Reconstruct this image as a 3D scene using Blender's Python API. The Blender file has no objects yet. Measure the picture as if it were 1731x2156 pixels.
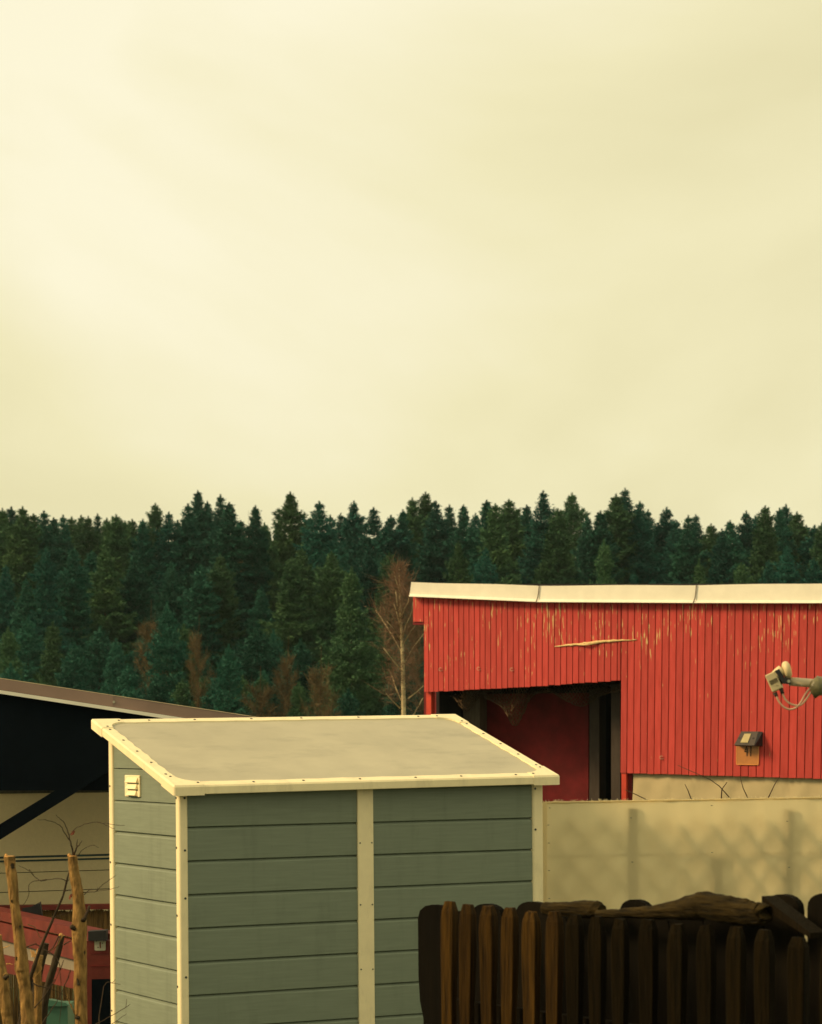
import bpy, bmesh, math, random
import numpy as np
from mathutils import Vector, Matrix, noise as mnoise

# ------------------------------------------------------------------ camera, sky, sun, exposure
scene = bpy.context.scene
COL = scene.collection
FK, CX, HY, ZC = 5265.0, 865.5, 1558.0, 2.1      # focal length and horizon in picture units (1731 wide), eye height
cam_data = bpy.data.cameras.new('camera')
cam = bpy.data.objects.new('camera', cam_data); COL.objects.link(cam)
cam.location = (0, 0, ZC); cam.rotation_euler = (math.radians(90), 0, 0)
cam_data.sensor_fit = 'HORIZONTAL'; cam_data.sensor_width = 36
cam_data.lens = 36 * FK / 1731.0
cam_data.shift_y = (HY - 1078) / 1731.0
cam_data.clip_start = 0.1; cam_data.clip_end = 3000
cam_data.dof.use_dof = True; cam_data.dof.focus_distance = 16.0; cam_data.dof.aperture_fstop = 9
scene.camera = cam
scene.view_settings.view_transform = 'Standard'; scene.view_settings.look = 'None'
scene.view_settings.gamma = 1; scene.view_settings.exposure = 0.2
scene.view_settings.use_curve_mapping = False
try:
    scene.cycles.max_bounces = 6; scene.cycles.diffuse_bounces = 4; scene.cycles.transmission_bounces = 4
    scene.cycles.use_denoising = True
except Exception: pass

SUN_AZ, SUN_EL = math.radians(-97), math.radians(31)     # azimuth from the view axis (+Y), negative = left
world = bpy.data.worlds.new('World'); scene.world = world; world.use_nodes = True
wn, wl = world.node_tree.nodes, world.node_tree.links
wn.clear()
w_out = wn.new('ShaderNodeOutputWorld')
w_mix = wn.new('ShaderNodeMixShader'); w_mix.inputs[0].default_value = 0.95
w_sky = wn.new('ShaderNodeTexSky'); w_sky.sky_type = 'NISHITA'; w_sky.sun_disc = False
w_sky.sun_elevation = SUN_EL; w_sky.sun_rotation = SUN_AZ; w_sky.dust_density = 4
w_b1 = wn.new('ShaderNodeBackground'); w_b1.inputs[1].default_value = 0.1
w_b2 = wn.new('ShaderNodeBackground'); w_b2.inputs[1].default_value = 1.0
w_tc = wn.new('ShaderNodeTexCoord')
w_map = wn.new('ShaderNodeMapping'); w_map.inputs['Scale'].default_value = (2.4, 2.4, 5.0)
w_map.inputs['Location'].default_value = (3.48, 9.72, 4.29)
w_no = wn.new('ShaderNodeTexNoise'); w_no.inputs['Scale'].default_value = 1.0
w_no.inputs['Detail'].default_value = 6; w_no.inputs['Roughness'].default_value = 0.45
w_no.inputs['Distortion'].default_value = 0.5
w_cr = wn.new('ShaderNodeValToRGB')
w_cr.color_ramp.elements[0].position = 0.34; w_cr.color_ramp.elements[0].color = (0.655, 0.590, 0.320, 1)
w_cr.color_ramp.elements[1].position = 0.62; w_cr.color_ramp.elements[1].color = (0.90, 0.84, 0.61, 1)
e = w_cr.color_ramp.elements.new(0.5); e.color = (0.80, 0.735, 0.45, 1)
wl.new(w_tc.outputs['Generated'], w_map.inputs[0]); wl.new(w_map.outputs[0], w_no.inputs['Vector'])
wl.new(w_no.outputs['Fac'], w_cr.inputs[0]); wl.new(w_cr.outputs[0], w_b2.inputs[0])
wl.new(w_sky.outputs[0], w_b1.inputs[0])
wl.new(w_b1.outputs[0], w_mix.inputs[1]); wl.new(w_b2.outputs[0], w_mix.inputs[2])
wl.new(w_mix.outputs[0], w_out.inputs[0])

sun_data = bpy.data.lights.new('sun', 'SUN'); sun_data.energy = 3.6; sun_data.angle = math.radians(16)
sun_data.color = (1.0, 0.71, 0.37)
sun = bpy.data.objects.new('sun', sun_data); COL.objects.link(sun)
sd = Vector((math.sin(SUN_AZ) * math.cos(SUN_EL), math.cos(SUN_AZ) * math.cos(SUN_EL), math.sin(SUN_EL)))
sun.rotation_euler = (-sd).to_track_quat('-Z', 'Y').to_euler()
sun.location = sd * 60

# ------------------------------------------------------------------ helpers
R = random.Random(7)
HAZE = 0.00013

def at(px, py, D):
    return Vector(((px - CX) / FK * D, D, ZC - (py - HY) / FK * D))

def k2m(px, D):
    return px / FK * D

def thing(name, label, cat, loc=(0, 0, 0), rot=(0, 0, 0), group=None):
    o = bpy.data.objects.new(name, None); COL.objects.link(o)
    o.location = loc; o.rotation_euler = rot
    o.empty_display_size = 0.1
    tag(o, label, cat, group)
    return o

def tag(o, label=None, cat=None, group=None, kind=None):
    if label: o['label'] = label
    if cat: o['category'] = cat
    if group: o['group'] = group
    if kind: o['kind'] = kind
    return o

def root_loc(p):
    while p.parent: p = p.parent
    return p

def rough_tube(P_, rad, n, seed, amp=.10, ridges=7.0, stretch=3.0, along=4):
    """tube mesh builder with bark-like relief: ridges round the stem, drawn out along it"""
    Q, q_r = [], []
    for i in range(len(P_)-1):
        for j in range(along): Q.append(P_[i].lerp(P_[i+1], j/along)); q_r.append(rad[i] + (rad[i+1]-rad[i])*j/along)
    Q.append(P_[-1]); q_r.append(rad[-1])
    m = MB(); m.tube(Q, q_r, n); ln = 0.0
    for i in range(len(Q)):
        if i: ln += (Q[i]-Q[i-1]).length
        for k in range(n):
            a = 2*math.pi*k/n; u = ln/max(q_r[i], .004)/stretch
            d = mnoise.noise(Vector((math.cos(a)*ridges*.5 + seed, math.sin(a)*ridges*.5, u*1.3))) + .5*mnoise.noise(Vector((math.cos(a)*ridges + seed*3, math.sin(a)*ridges, u*3)))
            d += .8*mnoise.noise(Vector((math.cos(a) + seed*5, math.sin(a), u*.35)))
            v = m.v[i*n+k]; m.v[i*n+k] = Q[i] + (v - Q[i])*(1 + amp*d)
    return m

class MB:
    def __init__(s): s.v = []; s.f = []; s.smooth = []
    def add(s, vs, fs, smooth=False):
        b = len(s.v); s.v += [Vector(v) for v in vs]; s.f += [tuple(i + b for i in f) for f in fs]; s.smooth += [smooth] * len(fs)
    def box(s, lo, hi, M=None):
        x0, y0, z0 = lo; x1, y1, z1 = hi
        vs = [Vector(p) for p in ((x0,y0,z0),(x1,y0,z0),(x1,y1,z0),(x0,y1,z0),(x0,y0,z1),(x1,y0,z1),(x1,y1,z1),(x0,y1,z1))]
        if M: vs = [M @ v for v in vs]
        s.add(vs, [(3,2,1,0),(4,5,6,7),(0,1,5,4),(1,2,6,5),(2,3,7,6),(3,0,4,7)])
    def bbox(s, lo, hi, b=0.004, M=None):
        """box with chamfered edges"""
        x0, y0, z0 = lo; x1, y1, z1 = hi
        b = min(b, abs(x1-x0)*.45, abs(y1-y0)*.45, abs(z1-z0)*.45)
        ring = lambda i, z: [(x0+i+ (b if i==0 else 0), y0+i, z),(x1-i-(b if i==0 else 0), y0+i, z),(x1-i, y0+i+(b if i==0 else 0), z),(x1-i, y1-i-(b if i==0 else 0), z),
                             (x1-i-(b if i==0 else 0), y1-i, z),(x0+i+(b if i==0 else 0), y1-i, z),(x0+i, y1-i-(b if i==0 else 0), z),(x0+i, y0+i+(b if i==0 else 0), z)]
        def oct_(ins, z):
            a, c, d, e2 = x0+ins, x1-ins, y0+ins, y1-ins
            return [(a+b,d,z),(c-b,d,z),(c,d+b,z),(c,e2-b,z),(c-b,e2,z),(a+b,e2,z),(a,e2-b,z),(a,d+b,z)]
        lv = [oct_(b*.6, z0), oct_(0, z0+b), oct_(0, z1-b), oct_(b*.6, z1)]
        vs = [Vector(p) for l in lv for p in l]
        if M: vs = [M @ v for v in vs]
        fs = [tuple(reversed(range(8))), tuple(range(24, 32))]
        for l in range(3):
            for i in range(8):
                j = (i+1) % 8
                fs.append((l*8+i, l*8+j, (l+1)*8+j, (l+1)*8+i))
        s.add(vs, fs)
    def hexa(s, A, B):
        """prism between two 4-corner loops"""
        s.add(list(A) + list(B), [(3,2,1,0),(4,5,6,7),(0,1,5,4),(1,2,6,5),(2,3,7,6),(3,0,4,7)])
    def prism(s, poly, d):
        n = len(poly); poly = [Vector(p) for p in poly]; d = Vector(d)
        vs = poly + [p + d for p in poly]
        fs = [tuple(reversed(range(n))), tuple(range(n, 2*n))] + [(i, (i+1) % n, n+(i+1) % n, n+i) for i in range(n)]
        s.add(vs, fs)
    def tube(s, pts, rad, n=6, cap=True, jit=0, rng=None, smooth=True, flat=1.0):
        pts = [Vector(p) for p in pts]
        if not hasattr(rad, '__len__'): rad = [rad] * len(pts)
        vs, fs = [], []
        up = None
        for i, p in enumerate(pts):
            t = (pts[min(i+1, len(pts)-1)] - pts[max(i-1, 0)])
            if t.length < 1e-9: t = Vector((0,0,1))
            t.normalize()
            if up is None:
                up = Vector((0,1,0)) if abs(t.y) < .9 else Vector((1,0,0))
            a = (up - t * up.dot(t)); a.normalize(); up = a
            b = t.cross(a)
            for k in range(n):
                g = 2*math.pi*k/n
                r = rad[i] * (1 + (jit * rng.uniform(-1, 1) if rng else 0))
                vs.append(p + a*math.cos(g)*r + b*math.sin(g)*r*flat)
        for i in range(len(pts)-1):
            for k in range(n):
                k2 = (k+1) % n
                fs.append((i*n+k, i*n+k2, (i+1)*n+k2, (i+1)*n+k))
        b0 = len(s.v)
        s.add(vs, fs, smooth)
        if cap:
            s.f.append(tuple(b0 + i for i in reversed(range(n)))); s.smooth.append(False)
            s.f.append(tuple(b0 + (len(pts)-1)*n + i for i in range(n))); s.smooth.append(False)
    def disc(s, c, nrm, r, h, n=10):
        c = Vector(c); nrm = Vector(nrm).normalized()
        a = nrm.orthogonal().normalized(); b = nrm.cross(a)
        poly = [c + a*math.cos(2*math.pi*i/n)*r + b*math.sin(2*math.pi*i/n)*r for i in range(n)]
        s.prism(poly, nrm*h)
    def build(s, name, mat, parent=None, world_space=False):
        me = bpy.data.meshes.new(name)
        vs = s.v
        if parent is not None and world_space:
            L = root_loc(parent).location
            vs = [v - L for v in vs]
        me.from_pydata([tuple(v) for v in vs], [], s.f)
        if any(s.smooth): me.polygons.foreach_set('use_smooth', s.smooth)
        bm = bmesh.new(); bm.from_mesh(me); bmesh.ops.recalc_face_normals(bm, faces=bm.faces); bm.to_mesh(me); bm.free()
        if mat: me.materials.append(mat)
        o = bpy.data.objects.new(name, me); COL.objects.link(o)
        if parent is not None: o.parent = parent
        return o

# ------------------------------------------------------------------ materials
def mat(name, col, rough=0.6, spec=0.3, noise=None, noise_amt=0.15, scale=(1,1,1), nscale=8, bump=0.0, bscale=None, obj_rand=0.0,
        col2=None, metallic=0.0, translucent=0.0, bump_dist=0.01, stain=None):
    m = bpy.data.materials.new(name); m.use_nodes = True
    nt = m.node_tree; N, L = nt.nodes, nt.links
    bs = N['Principled BSDF']; out = N['Material Output']
    bs.inputs['Roughness'].default_value = rough
    bs.inputs['Specular IOR Level'].default_value = spec
    bs.inputs['Metallic'].default_value = metallic
    tc = N.new('ShaderNodeTexCoord'); mp = N.new('ShaderNodeMapping'); mp.inputs['Scale'].default_value = scale
    L.new(tc.outputs['Object'], mp.inputs[0])
    no = N.new('ShaderNodeTexNoise'); no.inputs['Scale'].default_value = nscale; no.inputs['Detail'].default_value = 6
    no.inputs['Roughness'].default_value = 0.6
    L.new(mp.outputs[0], no.inputs['Vector'])
    ramp = N.new('ShaderNodeValToRGB')
    c2 = col2 or tuple(c*(1-noise_amt) for c in col)
    c1 = col if col2 else tuple(min(1, c*(1+noise_amt)) for c in col)
    ramp.color_ramp.elements[0].position = 0.3; ramp.color_ramp.elements[0].color = (*c2, 1)
    ramp.color_ramp.elements[1].position = 0.7; ramp.color_ramp.elements[1].color = (*c1, 1)
    L.new(no.outputs['Fac'], ramp.inputs[0])
    last = ramp.outputs[0]
    if stain:      # faint streaks and marks left by rain and dirt, with a shape of their own
        sm_ = N.new('ShaderNodeMapping'); sm_.inputs['Scale'].default_value = stain[0]; L.new(tc.outputs['Object'], sm_.inputs[0])
        sn = N.new('ShaderNodeTexNoise'); sn.inputs['Scale'].default_value = stain[2]; sn.inputs['Detail'].default_value = 7; sn.inputs['Roughness'].default_value = .68; L.new(sm_.outputs[0], sn.inputs['Vector'])
        sr = N.new('ShaderNodeMapRange'); sr.inputs[1].default_value = .52; sr.inputs[2].default_value = .78; sr.inputs[3].default_value = 1.0; sr.inputs[4].default_value = 1 - stain[1]*1.6; L.new(sn.outputs['Fac'], sr.inputs[0])
        vm_ = N.new('ShaderNodeVectorMath'); vm_.operation = 'SCALE'; L.new(last, vm_.inputs[0]); L.new(sr.outputs[0], vm_.inputs['Scale']); last = vm_.outputs[0]
    if obj_rand:
        oi = N.new('ShaderNodeObjectInfo'); hs = N.new('ShaderNodeHueSaturation')
        mr = N.new('ShaderNodeMapRange'); mr.inputs[3].default_value = 1-obj_rand; mr.inputs[4].default_value = 1+obj_rand
        L.new(oi.outputs['Random'], mr.inputs[0]); L.new(mr.outputs[0], hs.inputs['Value']); L.new(last, hs.inputs['Color'])
        last = hs.outputs[0]
    L.new(last, bs.inputs['Base Color'])
    if bump:
        bp = N.new('ShaderNodeBump'); bp.inputs['Strength'].default_value = bump; bp.inputs['Distance'].default_value = bump_dist
        if bscale:
            n2 = N.new('ShaderNodeTexNoise'); n2.inputs['Scale'].default_value = bscale; n2.inputs['Detail'].default_value = 5
            L.new(mp.outputs[0], n2.inputs['Vector']); L.new(n2.outputs['Fac'], bp.inputs['Height'])
        else: L.new(no.outputs['Fac'], bp.inputs['Height'])
        L.new(bp.outputs[0], bs.inputs['Normal'])
    if translucent:
        tr = N.new('ShaderNodeBsdfTranslucent'); mx = N.new('ShaderNodeMixShader'); mx.inputs[0].default_value = translucent
        L.new(last, tr.inputs[0]); L.new(bs.outputs[0], mx.inputs[1]); L.new(tr.outputs[0], mx.inputs[2]); L.new(mx.outputs[0], out.inputs[0])
    m['ramp'] = 1
    return m

def red_paint():
    m = bpy.data.materials.new('red_paint_peeling'); m.use_nodes = True
    N, L = m.node_tree.nodes, m.node_tree.links; bs = N['Principled BSDF']
    bs.inputs['Roughness'].default_value = 0.62; bs.inputs['Specular IOR Level'].default_value = 0.25
    tc = N.new('ShaderNodeTexCoord')
    oi = N.new('ShaderNodeObjectInfo')
    # tone of the paint
    mp = N.new('ShaderNodeMapping'); mp.inputs['Scale'].default_value = (9, 9, 1.1); L.new(tc.outputs['Object'], mp.inputs[0])
    no = N.new('ShaderNodeTexNoise'); no.inputs['Scale'].default_value = 3; no.inputs['Detail'].default_value = 6; L.new(mp.outputs[0], no.inputs['Vector'])
    rp = N.new('ShaderNodeValToRGB')
    rp.color_ramp.elements[0].position = .25; rp.color_ramp.elements[0].color = (0.39, 0.034, 0.026, 1)
    rp.color_ramp.elements[1].position = .75; rp.color_ramp.elements[1].color = (0.53, 0.058, 0.050, 1)
    L.new(no.outputs['Fac'], rp.inputs[0])
    hs = N.new('ShaderNodeHueSaturation'); mr = N.new('ShaderNodeMapRange'); mr.inputs[3].default_value = .82; mr.inputs[4].default_value = 1.06
    L.new(oi.outputs['Random'], mr.inputs[0]); L.new(mr.outputs[0], hs.inputs['Value']); L.new(rp.outputs[0], hs.inputs['Color'])
    # flaked streaks along the grain, mostly on the upper, weathered ends
    mp2 = N.new('ShaderNodeMapping'); mp2.inputs['Scale'].default_value = (38, 38, 3.2); L.new(tc.outputs['Object'], mp2.inputs[0])
    n2 = N.new('ShaderNodeTexNoise'); n2.inputs['Scale'].default_value = 1.6; n2.inputs['Detail'].default_value = 3; L.new(mp2.outputs[0], n2.inputs['Vector'])
    mp3 = N.new('ShaderNodeMapping'); mp3.inputs['Scale'].default_value = (1.6, 1.6, 1.3); L.new(tc.outputs['Object'], mp3.inputs[0])
    n3 = N.new('ShaderNodeTexNoise'); n3.inputs['Scale'].default_value = 1.3; n3.inputs['Detail'].default_value = 2; L.new(mp3.outputs[0], n3.inputs['Vector'])
    sx = N.new('ShaderNodeSeparateXYZ'); L.new(tc.outputs['Object'], sx.inputs[0])
    zr = N.new('ShaderNodeMapRange'); zr.inputs[1].default_value = 2.2; zr.inputs[2].default_value = 3.7; zr.inputs[3].default_value = -.09; zr.inputs[4].default_value = .035
    L.new(sx.outputs[2], zr.inputs[0])
    a1 = N.new('ShaderNodeMath'); a1.operation = 'ADD'; L.new(n2.outputs['Fac'], a1.inputs[0]); L.new(zr.outputs[0], a1.inputs[1])
    m1 = N.new('ShaderNodeMath'); m1.operation = 'MULTIPLY_ADD'; m1.inputs[1].default_value = .28; L.new(n3.outputs['Fac'], m1.inputs[0]); L.new(a1.outputs[0], m1.inputs[2])
    th = N.new('ShaderNodeMapRange'); th.inputs[1].default_value = .812; th.inputs[2].default_value = .845; L.new(m1.outputs[0], th.inputs[0])
    mx = N.new('ShaderNodeMix'); mx.data_type = 'RGBA'; mx.inputs[7].default_value = (.55, .38, .17, 1)
    L.new(th.outputs[0], mx.inputs[0]); L.new(hs.outputs[0], mx.inputs[6]); L.new(mx.outputs[2], bs.inputs['Base Color'])
    bp = N.new('ShaderNodeBump'); bp.inputs['Strength'].default_value = .35; bp.inputs['Distance'].default_value = .006
    L.new(n2.outputs['Fac'], bp.inputs['Height']); L.new(bp.outputs[0], bs.inputs['Normal'])
    return m

M_red = red_paint()
M_red_plain = mat('red_paint', (.50, .048, .026), .6, .25, nscale=5, noise_amt=.25, scale=(1,1,1))
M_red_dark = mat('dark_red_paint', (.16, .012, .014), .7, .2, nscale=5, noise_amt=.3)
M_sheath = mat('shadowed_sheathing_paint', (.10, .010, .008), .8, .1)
M_red_rail = mat('red_rail_paint', (.125, .017, .012), .55, .3, nscale=9, noise_amt=.3, bump=.2)
M_white_metal = mat('white_sheet_metal', (.74, .71, .60), .45, .4, nscale=6, noise_amt=.06)
M_cream = mat('cream_plastic', (.86, .74, .46), .42, .4, stain=((4, 4, 1.2), .14, 2.5), nscale=12, noise_amt=.04)
M_green = mat('green_plastic', (.185, .220, .165), .55, .3, stain=((5, 5, .7), .13, 1.6), nscale=2.2, noise_amt=.10, scale=(2, 2, 40), bump=.06, bump_dist=.003)
M_roof_panel = mat('grey_roof_panel', (.41, .372, .26), .45, .4, stain=((1.0, 2.6, 1.0), .16, 2.4), nscale=2.6, noise_amt=.12, scale=(1,1,1))
M_screw = mat('dark_screw', (.035, .045, .04), .5, .4)
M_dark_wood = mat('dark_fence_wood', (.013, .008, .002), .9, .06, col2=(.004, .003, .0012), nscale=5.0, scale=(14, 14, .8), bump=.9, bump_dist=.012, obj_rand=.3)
M_amber_wood = mat('bright_end_fence_wood', (.062, .031, .005), .85, .08, col2=(.013, .007, .002), nscale=5.0, scale=(14, 14, .8), bump=.9, bump_dist=.012, obj_rand=.25)  # brighter wood tone for the left pickets; brightness is painted into the colour
M_dark_board = mat('dark_board_wood', (.006, .0045, .0025), .9, .05, col2=(.003, .0025, .0015), nscale=3.0, scale=(9, 9, 1), bump=.4, obj_rand=.3)
M_log = mat('weathered_log', (.042, .028, .008), .9, .08, col2=(.005, .004, .002), nscale=7.0, scale=(1.2, 1.2, 9), bump=1.0, bump_dist=.02)
M_cloth = mat('beige_sheet_cloth', (.88, .74, .43), .8, .1, nscale=1.3, noise_amt=.10, bump=.2, bscale=3, translucent=.45, bump_dist=.03)
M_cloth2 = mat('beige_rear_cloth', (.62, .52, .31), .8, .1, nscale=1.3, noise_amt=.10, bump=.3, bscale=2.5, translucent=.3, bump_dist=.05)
M_fence_post = mat('old_grey_timber', (.07, .065, .045), .8, .2, nscale=6, noise_amt=.3, scale=(6,6,1))
M_slat = mat('grey_lattice_timber', (.30, .26, .17), .8, .2)
M_caravan = mat('beige_stucco_metal', (.74, .61, .35), .5, .35, nscale=30, noise_amt=.04, bump=.5, bscale=60, bump_dist=.004)
M_stripe = mat('charcoal_stripe', (.045, .042, .030), .5, .3, nscale=30, noise_amt=.1, bump=.5, bscale=60, bump_dist=.004)
M_teal_trim = mat('dark_teal_trim', (.012, .045, .05), .4, .4)
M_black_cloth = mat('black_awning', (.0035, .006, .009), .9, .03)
M_black = mat('black_plastic', (.012, .012, .014), .5, .4)
M_verge = mat('brown_verge_metal', (.24, .16, .125), .4, .4, nscale=2.5, noise_amt=.15)
M_reed = mat('dry_reed', (.22, .13, .05), .8, .2, nscale=40, noise_amt=.5, scale=(1, 1, .1))
M_plate = mat('galvanised_plate', (.36, .35, .26), .5, .4, nscale=20, noise_amt=.2)
M_grey_panel = mat('grey_panel', (.20, .175, .125), .7, .2)
M_bin = mat('green_bin_plastic', (.05, .14, .09), .45, .4, nscale=4, noise_amt=.1)
M_bark = mat('yellow_brown_bark', (.40, .235, .075), .85, .15, col2=(.10, .056, .018), nscale=9, scale=(5, 5, 1.6), bump=1.0, bump_dist=.02)
M_cutwood = mat('fresh_cut_wood', (.55, .30, .10), .8, .2, nscale=20, noise_amt=.2)
M_twig = mat('dark_twig_bark', (.055, .036, .022), .8, .2, nscale=30, noise_amt=.3)
M_dark_stem = mat('dark_stem_bark', (.038, .027, .015), .85, .15, nscale=20, noise_amt=.4, bump=.5)
M_leaf = mat('dead_leaf', (.20, .055, .03), .8, .2, nscale=30, noise_amt=.4)
M_lnb = mat('ivory_plastic', (.62, .50, .28), .45, .4, nscale=10, noise_amt=.05)
M_lnb_label = mat('grey_print', (.14, .11, .06), .6, .2, nscale=60, noise_amt=.6, scale=(1, 1, 4))
M_cable = mat('pale_cable', (.55, .36, .24), .5, .3)
M_arm = mat('aluminium_arm', (.55, .44, .28), .4, .4)
M_tape = mat('olive_tape', (.14, .125, .06), .4, .4, nscale=25, noise_amt=.5, bump=.6, bscale=30)
M_solar = mat('solar_cell_grey', (.42, .36, .18), .3, .5)
M_lamp_case = mat('charcoal_case', (.06, .05, .042), .5, .4)
M_sign = mat('orange_acrylic', (.44, .175, .045), .35, .5, nscale=12, noise_amt=.12)
M_sign_edge = mat('orange_acrylic_edge', (.70, .28, .07), .35, .5)
M_ink = mat('black_ink', (.02, .02, .015), .6, .2)
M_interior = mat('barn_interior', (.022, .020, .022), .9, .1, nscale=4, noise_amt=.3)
M_grey_post = mat('interior_grey_post', (.14, .115, .085), .8, .2, nscale=6, noise_amt=.2, scale=(6,6,1))
M_dark_post = mat('interior_dark_post', (.055, .042, .034), .8, .2, nscale=6, noise_amt=.2, scale=(6,6,1))
M_net = mat('brown_net_twine', (.10, .062, .032), .8, .2)
M_foam = mat('foam_filler', (.66, .50, .24), .8, .2, nscale=40, noise_amt=.2, bump=.6)
M_grass = mat('rough_grass', (.060, .070, .022), .9, .1, col2=(.030, .040, .015), nscale=2.0, bump=.6, bump_dist=.1)
M_needles = [mat('spruce_needles_dark', (.028, .115, .076), .7, .1, col2=(.013, .070, .056), nscale=.5, obj_rand=.28),
             mat('spruce_needles_olive', (.062, .126, .052), .7, .1, col2=(.026, .082, .048), nscale=.5, obj_rand=.28),
             mat('spruce_needles_bluish', (.024, .108, .080), .7, .1, col2=(.011, .070, .062), nscale=.5, obj_rand=.28)]
M_trunk = mat('spruce_bark', (.075, .055, .030), .9, .1, nscale=4, noise_amt=.3)
M_rust_twigs = mat('rust_brown_twigs', (.145, .098, .048), .8, .1, col2=(.07, .060, .032), nscale=1.5, obj_rand=.2)
M_birch_twigs = mat('birch_twigs', (.22, .125, .080), .8, .1, col2=(.12, .08, .05), nscale=1.5)
M_birch = mat('birch_bark', (.80, .66, .38), .7, .2, col2=(.30, .23, .13), nscale=2.2, scale=(.6, .6, 2.5))

# ------------------------------------------------------------------ ground
def ground_z(Y):
    t = min(max((Y - 46) / 34.0, 0), 1); t = t*t*(3-2*t)
    u = max(Y - 150, 0)
    return -4.0 * t + 0.02 * min(u, 600)
gx = [-900, -500, -300, -200, -150, -100, -70, -50, -35, -20, -10, -5, 0, 5, 10, 20, 35, 50, 70, 100, 150, 200, 300, 500, 900]
gy = [-60, -20, 0, 6, 10, 14, 18, 24, 30, 38, 46, 52, 58, 64, 70, 76, 82, 90, 100, 115, 130, 150, 180, 220, 300, 450, 700, 1200]
g = MB()
vs = [(x, y, ground_z(y) + (0 if y < 46 else .35*mnoise.noise(Vector((x*.05, y*.05, 0))))) for y in gy for x in gx]
nx = len(gx)
g.add(vs, [(j*nx+i, j*nx+i+1, (j+1)*nx+i+1, (j+1)*nx+i) for j in range(len(gy)-1) for i in range(nx-1)], True)
tag(g.build('ground', M_grass), kind='structure')

# ------------------------------------------------------------------ green shed
TH = math.atan(0.529)
FD, BD = Vector((math.cos(TH), math.sin(TH), 0)), Vector((-math.sin(TH), math.cos(TH), 0))
P0 = Vector(((377 - CX) / FK * 13.0 + .021, 13.0, 0))
def u_of(px, v=0.0):
    """distance along the shed front that appears at picture column px"""
    s = (px - CX) / FK; b = P0 + BD * v
    return (s * b.y - b.x) / (FD.x - s * FD.y)
def v_of(px, u=0.0):
    s = (px - CX) / FK; b = P0 + FD * u
    return (s * b.y - b.x) / (BD.x - s * BD.y)
shed = thing('garden_shed', 'green plastic plank garden shed with cream trim and grey sloping roof', 'shed', P0, (0, -0.009, TH))
W, DEP = 2.176, 0.99
PITCH = 0.1755
def roof_top(v): return ZC - .237 + .295 * (v + .10)
def wall_top(v): return roof_top(v) - .052
def plank_profile(z1, z0):
    return [(-.030, z1), (-.016, z1), (-.0025, z1-.010), (0, z1-.016), (.0008, (z1+z0)/2), (0, z0+.006), (-.010, z0+.0015), (-.016, z0), (-.030, z0)]
def front_plank(ua, ub, z1, z0):
    p = plank_profile(z1, z0); n = len(p); m = MB()
    vs = [(ua, -o, z) for o, z in p] + [(ub, -o, z) for o, z in p]
    fs = [(i, (i+1) % n, n+(i+1) % n, n+i) for i in range(n)] + [tuple(reversed(range(n))), tuple(range(n, 2*n))]
    m.add(vs, fs); return m
u_m0, u_m1 = u_of(757), u_of(790)
u_p1 = u_of(400); u_r0 = u_of(1125)
for ua, ub in ((.03, (u_m0+u_m1)/2 - .002), ((u_m0+u_m1)/2 + .002, W - .03)):
    z1 = wall_top(0) - .003; zl = ZC - .457
    while z1 > .03:
        z0 = max(zl, .02)
        front_plank(ua, ub, z1, z0).build('plank', M_green, shed)
        z1 = z0 - .001; zl -= PITCH
def side_plank(u_face, sgn, z1, z0):
    """plank on a side wall; the top is cut by the slope of the roof"""
    p = plank_profile(z1, z0); n = len(p); m = MB(); va, vb = .02, DEP - .02
    cols = [va + (vb-va)*i/12 for i in range(13)]
    vs = []
    for v in cols:
        for o, z in p: vs.append((u_face + sgn*o, v, min(z, wall_top(v) - .002 + 0*o)))
    fs = [(c*n+i, c*n+(i+1) % n, (c+1)*n+(i+1) % n, (c+1)*n+i) for c in range(12) for i in range(n)]
    fs += [tuple(reversed(range(n))), tuple(range(12*n, 13*n))]
    m.add(vs, fs); return m
zl = ZC - .331; z1 = wall_top(DEP) - .003
# the upper gable is cut in triangles: clip planks that lie wholly under the slope
levels = []
z = ZC - .331
while z < wall_top(DEP): z += PITCH
while z > .02:
    levels.append((min(z, wall_top(DEP)), max(z - PITCH + .001, .02))); z -= PITCH
def clipped_side(u_face, sgn, z1, z0):
    slope_v = lambda zz: -.10 + (zz + .052 - ZC + .237) / .295
    if z1 <= wall_top(.02): return side_plank(u_face, sgn, z1, z0)
    v0 = max(.02, slope_v(z0) + .004); v1 = min(max(.02, slope_v(z1)), DEP - .02)
    if v0 > DEP - .05: return None
    m = MB()
    poly = [(v0, max(z0, z0))]
    if v0 <= .0201: poly.append((.02, wall_top(.02) - .003))
    if v1 < DEP - .021: poly += [(v1, z1 - .004), (DEP-.02, z1 - .004)]
    else: poly.append((DEP-.02, wall_top(DEP-.02) - .004))
    poly.append((DEP-.02, z0))
    m.prism([(u_face, a, b) for a, b in poly], (-sgn*.03, 0, 0))
    # rounded lip along the lower edge
    m.prism([(u_face - sgn*.0, v0, z0), (u_face - sgn*.008, v0, z0 - .0008), (u_face - sgn*.02, v0, z0 + .004)], (0, DEP-.02-v0, 0))
    return m
for z1, z0 in levels:
    for uf, sg in ((0, -1), (W, 1)):
        m = clipped_side(uf, sg, z1, z0)
        if m: m.build('plank', M_green, shed)
m = MB(); m.box((.03, DEP-.03, .02), (W-.03, DEP, wall_top(DEP-.03)-.004)); m.build('back_wall', M_green, shed)
m = MB(); m.box((-.01, -.01, .0), (W+.01, DEP+.01, .018)); m.build('floor_frame', M_cream, shed)
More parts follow.
